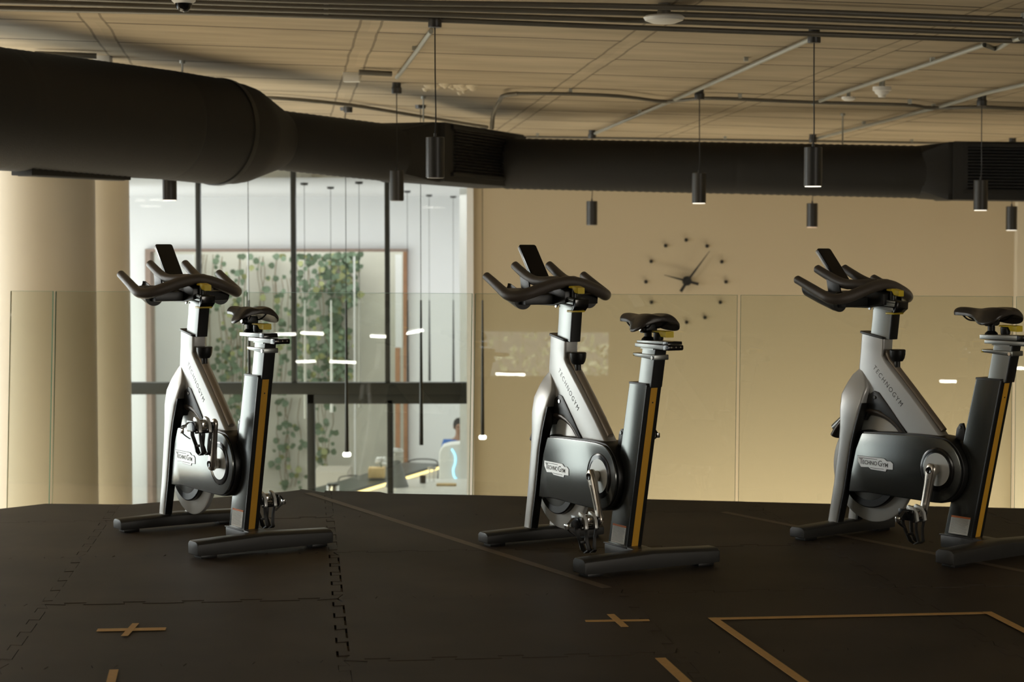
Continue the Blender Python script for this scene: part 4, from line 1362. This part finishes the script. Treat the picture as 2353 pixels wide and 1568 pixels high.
    # knob of the seat slide
    kn = MB(); kn.lathe([(.017, .876 + zs), (.019, .880 + zs), (.019, .904 + zs), (.017, .906 + zs)], (-.020 + su, -.004, 0), seg=24)
    kb = B(kn, 'seat_lever', 'black')
    b = MB(); b.loft([((-.002 + su, .9065 + zs), (-.002 + su, .9125 + zs), -.022, .014), ((-.045 + su, .9055 + zs), (-.045 + su, .9125 + zs), -.022, .012), ((-.050 + su, .890 + zs), (-.052 + su, .9125 + zs), -.032, .006), ((-.078 + su, .888 + zs), (-.078 + su, .911 + zs), -.034, .002)], rad=.003)
    b.build('lever_blade', 'yellow', kb)
    # saddle post and clamp
    b = MB(); b.lathe([(.026, .874 + zs), (.024, .880 + zs), (.0145, .888 + zs), (.0145, .915 + sw)], (.045 + su, 0, 0), seg=24); B(b, 'saddle_post', 'black')
    b = MB(); b.cyl((.045 + su, -.030, .918 + sw), (.045 + su, .030, .918 + sw), .017, seg=24); b.box(.022 + su, .070 + su, -.022, .022, .908 + sw, .935 + sw, .004)
    sc = B(b, 'saddle_clamp', 'black')
    b = MB(); b.lathe([(0, .030), (.013, .030), (.014, .034), (.009, .038), (0, .038)], (.045 + su, 0, .918 + sw), 'y', 20); b.build('clamp_nut', 'chrome', sc)
    # saddle: cross sections from nose to rear
    b = MB()
    S = [(.224, .010, .944, .958, .010), (.220, .018, .938, .966, .012), (.200, .024, .938, .973, .014), (.165, .027, .938, .973, .016), (.125, .034, .935, .969, .02), (.095, .047, .928, .968, .03),
         (.065, .070, .912, .977, .04), (.035, .090, .904, .981, .042), (.005, .099, .902, .982, .042), (-.025, .097, .908, .981, .040), (-.045, .086, .922, .977, .035), (-.057, .060, .942, .966, .02)]
    rings = []
    for u, hv, zlo, zhi, dp in S:
        ring = []
        n = 28
        wide = (hv > .06)
        for k in range(n):
            a = 2 * PI * k / n
            c_, s_ = math.cos(a), math.sin(a)
            v = hv * (abs(c_) ** .75) * (1 if c_ >= 0 else -1)
            if s_ >= 0:
                t = abs(v) / hv
                top = zhi - (zhi - zlo - .012) * (t ** 3.2)
                if wide: top -= .014 * math.exp(-(v / .020) ** 2)      # centre groove
                z = top
            else:
                t = abs(v) / hv
                lowc = zhi - .022
                z = lowc + (zlo - lowc) * (t ** 1.6)
            ring.append((u + su, v, z + sw))
        rings.append(ring)
    b.skin(rings)
    sd = B(b, 'saddle', 'saddle', sharp=75)
    md = sd.modifiers.new('s', 'SUBSURF'); md.levels = 1; md.render_levels = 1
    for s in (-1, 1):
        b = MB(); b.tube(smooth_path([(.185 + su, s * .010, .945 + sw), (.150 + su, s * .016, .925 + sw), (.110 + su, s * .022, .921 + sw), (.030 + su, s * .022, .921 + sw), (-.005 + su, s * .028, .926 + sw), (-.035 + su, s * .035, .948 + sw)], 5), .0035, 8)
        b.build('saddle_rail', 'gloss', sd)

    # ---- main frame: neck and down tube
    b = MB()
    b.loft([((.610, .842), (.735, .862), -.031, .031), ((.612, .80), (.739, .805), -.031, .031), ((.617, .775), (.748, .715), -.031, .031), ((.598, .753), (.722, .660), -.031, .031), ((.565, .722), (.684, .605), -.031, .031),
            ((.470, .634), (.572, .543), -.0305, .0305), ((.385, .552), (.480, .463), -.030, .030), ((.305, .468), (.400, .40), -.029, .029)], rad=.010)
    fr = B(b, 'main_frame', 'frame')
    b = MB(); b.tube([(.618, 0, .792), (.599, 0, .757), (.553, 0, .716), (.468, 0, .637), (.383, 0, .555), (.312, 0, .487)], .0135, 14)
    b.build('tube_spine', 'edgetan', fr)
    # fork legs
    for s in (1, -1):
        b = MB()
        st_ = [((.728, .722), (.747, .714), .002, .029), ((.700, .676), (.778, .690), .002, .038), ((.684, .640), (.797, .655), .006, .050), ((.690, .604), (.818, .606), .014, .063), ((.706, .545), (.816, .545), .028, .074),
               ((.726, .470), (.812, .470), .038, .077), ((.748, .404), (.818, .400), .040, .077), ((.782, .219), (.845, .219), .042, .077), ((.820, .062), (.876, .062), .044, .077)]
        st_ = [(A_, B_, s * y0_, s * y1_) for A_, B_, y0_, y1_ in st_]
        b.loft(st_, rad=.012)
        b.build('fork_leg', 'frame', fr)
        b = MB()
        st_ = [((.690, .575), (.702, .575), .020, .066), ((.716, .480), (.728, .480), .034, .074), ((.738, .404), (.7495, .404), .038, .0745), ((.772, .219), (.7835, .219), .040, .0745), ((.811, .064), (.8215, .064), .042, .0745)]
        b.loft([(A_, B_, s * y0_, s * y1_) for A_, B_, y0_, y1_ in st_], rad=.003)
        b.build('inner_fork_trim', 'black', fr)
    # engraved name along the down tube
    text_mesh('TECHNOGYM', .0285, 'engrave', 'engraved_lettering', fr, (.668, .0306, .722), (-.715, 0, -.70), (-.70, 0, .715), depth=.0005, extra=-.0001, space=1.34)
    # neck cap
    b = MB(); b.loft([((.603, .843), (.747, .866), -.035, .035), ((.602, .850), (.746, .873), -.035, .035)], rad=.02); B(b, 'neck_cap', 'black')
    # shield over the arch with its bolt
    b = MB(); b.prism([(.742, .505), (.735, .560), (.705, .600), (.655, .628), (.630, .622), (.600, .592), (.545, .535), (.478, .462), (.50, .45), (.56, .50), (.62, .545), (.68, .55), (.71, .50)], -.034, .034, bev=.003)
    shd = B(b, 'arch_shield', 'black')
    b = MB(); b.lathe([(0, .034), (.007, .034), (.007, .037), (0, .037)], (.652, 0, .600), 'y', 16); b.build('bolt', 'chrome', shd)
    # flywheel
    fc = (.683, .300)
    b = MB(); b.lathe([(0, -.012), (.215, -.012), (.222, -.008), (.222, .008), (.215, .012), (0, .012)], (fc[0], 0, fc[1]), 'y', 72)
    fw = B(b, 'flywheel', 'disc')
    for s in (1, -1):
        b = MB(); b.lathe([(.135, s * .0125), (.163, s * .0125), (.163, s * .030), (.158, s * .034), (.135, s * .034)], (fc[0], 0, fc[1]), 'y', 64); b.build('magnet_ring', 'black', fw)
        b = MB(); b.lathe([(0, s * .0126), (.134, s * .0126), (.134, s * .032), (.128, s * .036), (.07, s * .036), (.068, s * .030), (0, s * .030)], (fc[0], 0, fc[1]), 'y', 56); b.build('flywheel_hub', 'hubgrey', fw)
    b = MB()
    pts = []
    for k in range(17):
        a = math.radians(8 + (150 - 8) * k / 16)
        pts.append((fc[0] - .243 * math.cos(a - math.radians(0)) * 1.0, 0, fc[1] + .243 * math.sin(a)))
    rings = []
    for k, p in enumerate(pts):
        a = math.radians(8 + (150 - 8) * k / 16)
        er = Vector((-math.cos(a), 0, math.sin(a)))
        rings.append([Vector(p) + er * (.022 * math.cos(t)) + Vector((0, .036 * math.sin(t), 0)) for t in [2 * PI * j / 16 for j in range(16)]])
    b.skin(rings)
    B(b, 'flywheel_guard', 'bronze')
    b = MB(); b.cyl((.82, 0, .520), (.905, 0, .452), .020, seg=18); B(b, 'brake_housing', 'hubgrey')
    # chain cover
    poly = [(.765, .197), (.752, .290), (.729, .383), (.700, .445), (.690, .457), (.573, .464), (.400, .469), (.320, .469)]
    cc, cr = (.293, .335), .134
    for k in range(1, 16):
        a = math.radians(90 + 180 * k / 16 + 3)
        poly.append((cc[0] + cr * math.cos(a), cc[1] + cr * math.sin(a)))
    poly += [(.310, .2005), (.345, .200), (.510, .202), (.660, .204)]
    b = MB()
    t = MB(); t.prism(poly, -.042, .056)
    b.merge(t, .004, 2, 25)
    cv = B(b, 'chain_cover', 'black')
    def shrink(poly, d):
        cx = sum(p[0] for p in poly) / len(poly); cz_ = sum(p[1] for p in poly) / len(poly)
        out = []
        n = len(poly)
        for k in range(n):
            p0, p1, p2 = Vector(poly[k - 1]), Vector(poly[k]), Vector(poly[(k + 1) % n])
            n1 = Vector((-(p1 - p0).y, (p1 - p0).x)).normalized(); n2 = Vector((-(p2 - p1).y, (p2 - p1).x)).normalized()
            nn = (n1 + n2).normalized()
            out.append(tuple(p1 + nn * d))
        return out
    area2 = sum(poly[k - 1][0] * poly[k][1] - poly[k][0] * poly[k - 1][1] for k in range(len(poly)))
    sg = 1 if area2 > 0 else -1
    p2_ = shrink(poly, sg * .006)
    # face panel with the crank hole cut as a recess: build as ring strip
    b = MB(); t = MB(); t.prism(p2_, .0565, .068); b.merge(t, .003, 2, 25)
    face = b.build('cover_face', 'satin', cv)
    hc = (.287, .337)
    b = MB(); b.lathe([(.058, .0685), (.084, .0688), (.086, .0705), (.083, .072), (.062, .0705)], (hc[0], 0, hc[1]), 'y', 56); b.build('crank_ring', 'gloss', cv)
    b = MB(); b.lathe([(.0845, .0682), (.0885, .0682), (.0885, .0695), (.0845, .0712)], (hc[0], 0, hc[1]), 'y', 56); b.build('ring_trim', 'gloss', cv)
    b = MB(); b.lathe([(0, .0686), (.0655, .0686), (.0660, .0712), (0, .0722)], (hc[0], 0, hc[1]), 'y', 56); b.build('crank_disc', 'disc', cv)
    # maker's plate
    lg = [(.711, .355), (.600, .356), (.566, .356), (.550, .346), (.530, .347), (.517, .338), (.517, .314), (.551, .313), (.556, .303), (.637, .305), (.650, .313), (.692, .310), (.701, .322), (.711, .334)]
    b = MB(); b.prism(lg, .0683, .0697, bev=.0004, seg=1)
    pl_ = b.build('name_plate', 'foil', cv)
    b = MB(); b.prism([(p[0] + .0012 * (1 if p[0] > .61 else -1), p[1] + .0012 * (1 if p[1] > .33 else -1)) for p in lg], .0681, .0690); b.build('name_plate_border', 'black', cv)
    tx = text_mesh('T', .032, 'ink', 'plate_lettering', cv, (.7005, .0699, .3235), (-1, 0, -.0), (0, 0, 1), depth=.0002, extra=.0002)
    tx = text_mesh('ECHNO', .0235, 'ink', 'plate_lettering', cv, (.6845, .0699, .3235), (-1, 0, 0), (0, 0, 1), depth=.0002, extra=.0003, space=.98)
    tx = text_mesh('G', .033, 'ink', 'plate_lettering', cv, (.5985, .0699, .3225), (-1, 0, 0), (0, 0, 1), depth=.0002, extra=.0002)
    tx = text_mesh('YM', .0235, 'ink', 'plate_lettering', cv, (.5745, .0699, .3215), (-1, 0, 0), (0, 0, 1), depth=.0002, extra=.0003, space=.98)
    b = MB(); b.box(.603, .705, .0696, .0701, .3475, .3495); b.box(.566, .640, .0696, .0701, .3105, .3125); b.build('plate_bars', 'ink', cv)
    # small bracket by the post
    b = MB(); b.prism([(.190, .455), (.250, .455), (.243, .50), (.228, .522), (.212, .525), (.205, .505)], -.006, .006, bev=.002)
    br = B(b, 'post_bracket', 'black')
    b = MB(); b.cyl((.226, -.009, .508), (.226, .009, .508), .007, seg=14); b.build('bracket_pin', 'hubgrey', br)
    # resistance knob
    b = MB(); b.cyl((.560, 0, .690), (.5615, 0, .725), .011, seg=18)
    ks = B(b, 'knob_stem', 'chrome')
    b = MB(); b.lathe([(.0125, .724), (.0125, .752), (.022, .754), (.029, .765), (.033, .782), (.034, .798), (.031, .802), (.027, .802), (.026, .800), (0, .800)], (.5615, 0, 0), seg=32)
    kb2 = B(b, 'resistance_knob', 'black')
    b = MB(); b.lathe([(0, .8003), (.025, .8003), (.025, .8013), (0, .8015)], (.5615, 0, 0), seg=28); b.build('knob_top', 'bronze', kb2)

    # ---- cranks and pedals
    ax = (.290, .337)
    a0 = math.radians(crank_deg)
    for s in (1, -1):
        dirv_ = Vector((math.cos(a0) * s, math.sin(a0) * s))
        E = (ax[0] + dirv_.x * .172, ax[1] + dirv_.y * .172)
        b = MB()
        n = Vector((-dirv_.y, dirv_.x))
        rings = []
        for t, w, y0_, y1_ in ((-.025, .013, .088, .109), (-.016, .021, .085, .112), (0, .0245, .083, .113), (.02, .0235, .085, .113), (.06, .020, .088, .112), (.12, .0185, .092, .113), (.15, .0185, .094, .115), (.172, .0185, .094, .117), (.186, .014, .096, .115), (.193, .007, .102, .112)):
            C = Vector(ax) + dirv_ * t
            ring = []
            for k in range(16):
                a = 2 * PI * k / 16
                c_, s_ = math.cos(a), math.sin(a)
                cw = w * (abs(c_) ** .6) * (1 if c_ >= 0 else -1)
                cy = (y1_ - y0_) / 2 * (abs(s_) ** .6) * (1 if s_ >= 0 else -1)
                P = C + n * cw
                ring.append((P.x, s * ((y0_ + y1_) / 2 + cy), P.y))
            rings.append(ring)
        b.skin(rings)
        b.cyl((ax[0], s * .060, ax[1]), (ax[0], s * .100, ax[1]), .021, seg=24)
        ca = B(b, 'crank_arm', 'crank', sharp=60)
        b = MB(); b.lathe([(0, s * .1138), (.0105, s * .1138), (.0135, s * .1155), (.0135, s * .1120)], (ax[0], 0, ax[1]), 'y', 20); b.build('crank_bolt_cap', 'gloss', ca)
        b = MB(); g0, g1 = Vector(ax) + dirv_ * .035, Vector(ax) + dirv_ * .135
        b.tube([(g0.x, s * .1128, g0.y), (g1.x, s * .1135, g1.y)], .0030, 8); b.build('arm_groove', 'hubgrey', ca)
        # pedal hangs level, toe cage down
        u, w = E
        V = lambda v: s * v
        b = MB(); b.cyl((u, V(.114), w), (u, V(.128), w), .009, seg=16); b.cyl((u, V(.128), w), (u, V(.205), w), .0105, seg=16)
        b.box(u - .038, u + .038, min(V(.128), V(.132)), max(V(.128), V(.132)), w - .022, w + .012, .002)
        b.box(u - .038, u + .038, min(V(.205), V(.211)), max(V(.205), V(.211)), w - .026, w + .018, .002)
        b.box(u - .036, u - .030, min(V(.13), V(.208)), max(V(.13), V(.208)), w - .032, w - .020, .002)
        b.box(u + .032, u + .040, min(V(.13), V(.208)), max(V(.13), V(.208)), w - .028, w + .010, .002)
        pd = B(b, 'pedal', 'gloss')
        for v0_ in (.138, .182):
            b = MB(); b.prism([(u - .046, w - .026), (u - .036, w - .032), (u - .026, w - .006), (u + .014, w + .020), (u + .006, w + .033), (u - .020, w + .027), (u - .040, w + .004)], V(v0_), V(v0_ + .013), bev=.0015)
            b.cyl((u, V(v0_ - .008), w), (u, V(v0_ + .020), w), .0150, seg=18)
            b.build('silver_plate', 'disc', pd)
        b = MB()
        for k, (du, dw, rr) in enumerate(((-.022, .004, .006), (-.028, -.010, .005), (-.018, -.018, .006), (.0, .014, .007), (.014, .014, .005))):
            b.cyl((u + du, V(.150), w + dw), (u + du, V(.180), w + dw), rr, seg=12)
        b.box(u - .030, u + .020, min(V(.155), V(.174)), max(V(.155), V(.174)), w - .014, w + .012, .002)
        b.build('clip_binding', 'chrome', pd)
        # toe cage
        b = MB()
        for (va, vb_) in ((.140, .150), (.188, .178)):
            rings = []
            for uu, ww, vv, hw_ in ((.036, -.018, va, .007), (.034, -.045, va, .008), (.022, -.085, vb_, .008), (.004, -.112, vb_, .010), (-.022, -.122, vb_, .011), (-.042, -.110, vb_, .007)):
                rings.append([(u + uu - .003, V(vv - hw_), w + ww), (u + uu - .003, V(vv + hw_), w + ww), (u + uu + .003, V(vv + hw_), w + ww + .002), (u + uu + .003, V(vv - hw_), w + ww + .002)])
            b.skin(rings)
            rings = []
            for uu, ww, vv, hw_ in ((-.036, -.018, va, .005), (-.030, -.06, (va + vb_) / 2, .005), (-.036, -.100, vb_, .006), (-.040, -.110, vb_, .006)):
                rings.append([(u + uu - .003, V(vv - hw_), w + ww), (u + uu - .003, V(vv + hw_), w + ww), (u + uu + .003, V(vv + hw_), w + ww + .002), (u + uu + .003, V(vv - hw_), w + ww + .002)])
            b.skin(rings)
        b.box(u + .014, u + .026, min(V(.148), V(.182)), max(V(.148), V(.182)), w - .092, w - .082, .001)
        b.build('toe_cage', 'black', pd)
        b = MB()
        pts_ = smooth_path([(u - .010, V(.205), w + .010), (u - .004, V(.222), w + .012), (u - .002, V(.240), w - .004), (u + .004, V(.250), w - .022), (u + .010, V(.232), w - .040), (u + .006, V(.212), w - .055)], 4)
        rings = []
        for p in pts_:
            rings.append([(p.x - .008, p.y, p.z - .0012), (p.x + .008, p.y, p.z - .0012), (p.x + .008, p.y, p.z + .0012), (p.x - .008, p.y, p.z + .0012)])
        b.skin(rings)
        b.build('strap', 'black', pd)
        b = MB(); b.box(u - .008, u + .014, min(V(.244), V(.256)), max(V(.244), V(.256)), w - .030, w - .010, .002); b.build('strap_buckle', 'chrome', pd)

    # ---- handlebar post and slide
    dz_, du_ = hw, hu
    b = MB(); b.loft([((.583, .842), (.690, .862), -.023, .023), ((.583 - .010 + du_ * .6, .92 + dz_ * .5), (.680 + du_ * .6, .935 + dz_ * .5), -.023, .023), ((.566 + du_, .982 + dz_), (.676 + du_, .999 + dz_), -.023, .023)], rad=.005)
    hp = B(b, 'handlebar_post', 'alu')
    b = MB(); b.loft([((.5815, .843), (.591, .845), -.0235, .0235), ((.5645 + du_, .982 + dz_), (.574 + du_, .984 + dz_), -.0235, .0235)], rad=.003); b.build('post_back', 'black', hp)
    def H(p): return (p[0] + du_, p[1], p[2] + dz_)
    def H2(p): return (p[0] + du_, p[1] + dz_)
    b = MB(); b.prism([H2(p) for p in ((.560, .974), (.562, .990), (.700, 1.004), (.700, .992))], -.028, .028, bev=.002); b.prism([H2(p) for p in ((.545, .9905), (.543, 1.006), (.705, 1.024), (.706, 1.004))], -.025, .025, bev=.002); b.prism([H2(p) for p in ((.548, 1.0065), (.546, 1.016), (.700, 1.034), (.703, 1.026))], -.029, .029, bev=.002)
    sl_ = B(b, 'handlebar_slide', 'alu')
    b = MB(); b.prism([H2(p) for p in ((.556, .966), (.545, .975), (.532, .984), (.530, 1.014), (.5455, 1.017), (.558, .9735))], -.031, .031, bev=.002); b.build('slide_end_cap', 'gloss', sl_)
    b = MB(); b.box(.553 + du_, .60 + du_, -.027, .030, .962 + dz_, .9705 + dz_, .002); b.build('release_plate', 'yellow', sl_)
    b = MB(); b.lathe([(0, .024), (.006, .024), (.006, .031), (0, .031)], (.688 + du_, 0, .984 + dz_), 'y', 14); b.build('bolt', 'chrome', sl_)
    b = MB(); b.cyl(H((.588, .002, 1.014)), H((.588, .002, 1.058)), .013, seg=20)
    lv = B(b, 'handlebar_lever', 'black')
    b = MB(); b.loft([((.606 + du_, 1.058 + dz_), (.606 + du_, 1.066 + dz_), -.012, .018), ((.577 + du_, 1.056 + dz_), (.577 + du_, 1.068 + dz_), -.014, .018), ((.572 + du_, 1.040 + dz_), (.570 + du_, 1.066 + dz_), -.020, .012), ((.548 + du_, 1.036 + dz_), (.548 + du_, 1.060 + dz_), -.022, .009)], rad=.003)
    b.build('lever_blade', 'yellow', lv)
    # handlebar: broad bar, two outer grips, two inner horns
    b = MB()
    half = [(.908, .231, 1.103), (.860, .230, 1.083), (.810, .230, 1.062), (.765, .230, 1.043), (.725, .226, 1.028), (.690, .205, 1.026), (.665, .170, 1.037), (.650, .120, 1.055), (.642, .060, 1.074), (.640, 0, 1.082)]
    rh = [.0175, .0185, .0195, .021, .0225, .0235, .0238, .0238, .0240, .0240]
    full = half + [(p[0], -p[1], p[2]) for p in reversed(half[:-1])]
    fr_ = rh + list(reversed(rh[:-1]))
    sp = smooth_path([H(p) for p in full], 5)
    rr = []
    for i in range(len(fr_) - 1):
        for k in range(5): rr.append(fr_[i] + (fr_[i + 1] - fr_[i]) * k / 5)
    rr.append(fr_[-1])
    # rounded ends
    e0 = sp[0] + (sp[0] - sp[1]).normalized() * .008
    e1 = sp[-1] + (sp[-1] - sp[-2]).normalized() * .008
    b.tube([e0] + sp + [e1], [.011] + rr + [.011], 20)
    hb = B(b, 'handlebar', 'grip', sharp=70)
    for s in (1, -1):
        b = MB()
        pts_ = smooth_path([H(p) for p in ((.938, s * .082, 1.146), (.890, s * .081, 1.124), (.835, s * .079, 1.101), (.785, s * .075, 1.086), (.735, s * .066, 1.082), (.690, s * .050, 1.083), (.650, s * .032, 1.083))], 5)
        rr = [.0182 + (.023 - .0182) * k / (len(pts_) - 1) for k in range(len(pts_))]
        e0 = pts_[0] + (pts_[0] - pts_[1]).normalized() * .008
        b.tube([e0] + pts_, [.011] + rr, 18)
        b.build('inner_grip', 'grip', hb, sharp=70)
    # tray with two bottle troughs
    b = MB()
    b.prism([H2(p) for p in ((.600, 1.000), (.60, 1.045), (.66, 1.065), (.80, 1.055), (.83, 1.02), (.83, .985), (.70, .985))], -.038, .038, bev=.004)
    b.prism([H2(p) for p in ((.690, .990), (.690, 1.030), (.86, 1.055), (.86, 1.015), (.76, .990))], -.17, .17, bev=.004)
    tr_ = B(b, 'console_tray', 'black')
    for s in (1, -1):
        b = MB()
        rings = []
        for (uu, ww, r_1) in ((.735, 1.012, .030), (.737, 1.012, .042), (.76, 1.018, .044), (.85, 1.048, .044), (.915, 1.071, .042), (.918, 1.072, .034)):
            ring = []
            for k in range(13):
                a = PI + PI * k / 12
                ring.append((uu + du_, s * .155 + r_1 * math.cos(a), ww + dz_ + r_1 * math.sin(a)))
            for k in range(13):
                a = 2 * PI - PI * k / 12
                ring.append((uu + du_, s * .155 + (r_1 - .005) * math.cos(a), ww + dz_ + (r_1 - .005) * math.sin(a) + (.0 if k not in (0, 12) else .001)))
            rings.append(ring)
        b.skin(rings, caps=True)
        b.lathe([(0, 0), (.042, 0), (.042, .006), (0, .006)], (.7345 + du_, s * .155, 1.012 + dz_), 'x', 28)
        b.build('bottle_trough', 'foot', tr_)
        b = MB(); b.prism([H2(p) for p in ((.79, 1.05), (.80, 1.095), (.875, 1.118), (.86, 1.05))], s * .088, s * .096, bev=.002); b.build('tray_gusset', 'foot', tr_)
    for uu in (.745, .775):
        b = MB(); b.lathe([(0, .170), (.006, .170), (.006, .173), (0, .174)], (uu + du_, -.132, 1.006 + dz_), 'y', 12); b.build('tray_screw', 'white', tr_)
    # console display
    t0, t1 = Vector(H((.868, 0, 1.092))), Vector(H((.986, 0, 1.228)))
    ax_ = (t1 - t0).normalized(); nn = Vector((-ax_.z, 0, ax_.x))     # faces the rider (rear-up)
    def slab(hw_, l0, l1, n0, n1, r=.008):
        b = MB(); rings = []
        for n_ in (n0, n1):
            ring = []
            for cx, cl_, a0_ in ((hw_ - r, l1 - r, 0), (-hw_ + r, l1 - r, 90), (-hw_ + r, l0 + r, 180), (hw_ - r, l0 + r, 270)):
                for k in range(5):
                    a = math.radians(a0_ + 90 * k / 4)
                    ring.append(t0 + Vector((0, cx + r * math.cos(a), 0)) + ax_ * (cl_ + r * math.sin(a)) + nn * n_)
            rings.append(ring)
        return b.skin(rings)
    Ld = (t1 - t0).length
    cs = slab(.041, -.005, Ld, -.010, .0, .010).build('console', 'white', root, bevel=.002)
    slab(.0405, -.005, Ld - .0005, .0002, .006, .010).build('console_bezel', 'gloss', cs)
    slab(.034, .006, Ld - .012, .0061, .0068, .004).build('screen', 'screen', cs)
    b = MB(); b.prism([H2(p) for p in ((.875, 1.098), (.800, 1.094), (.790, 1.085), (.80, 1.06), (.88, 1.07))], -.042, .042, bev=.003)
    cb_ = b.build('console_base', 'gloss', cs)
    b = MB(); b.prism([H2(p) for p in ((.872, 1.1000), (.808, 1.0955), (.808, 1.0965), (.872, 1.1010))], .002, .038)
    b.build('base_label', 'label', cs)
    b = MB(); b.prism([H2(p) for p in ((.868, 1.0999), (.812, 1.0959), (.812, 1.0967), (.868, 1.1007))], -.034, -.004)
    b.build('base_window', 'white', cs)
    b = MB(); b.prism([H2(p) for p in ((.864, 1.1001), (.816, 1.0968), (.816, 1.0972), (.864, 1.1012))], -.031, -.007)
    b.build('base_panel', 'gloss', cs)
    return root


make_bike(-.980, 7.605, .970, 103.5, -.011, .002, .093, .009, 'leftmost exercise bike, its near pedal raised, in front of the tall window')
make_bike(.534, 7.161, 1.070, 246.0, 0, 0, 0, 0, 'middle exercise bike, near pedal down, in front of the beige wall by the clock')
make_bike(1.919, 7.402, .929, 280.5, .002, -.016, .035, .014, 'rightmost exercise bike, its rear foot cut by the photo edge')
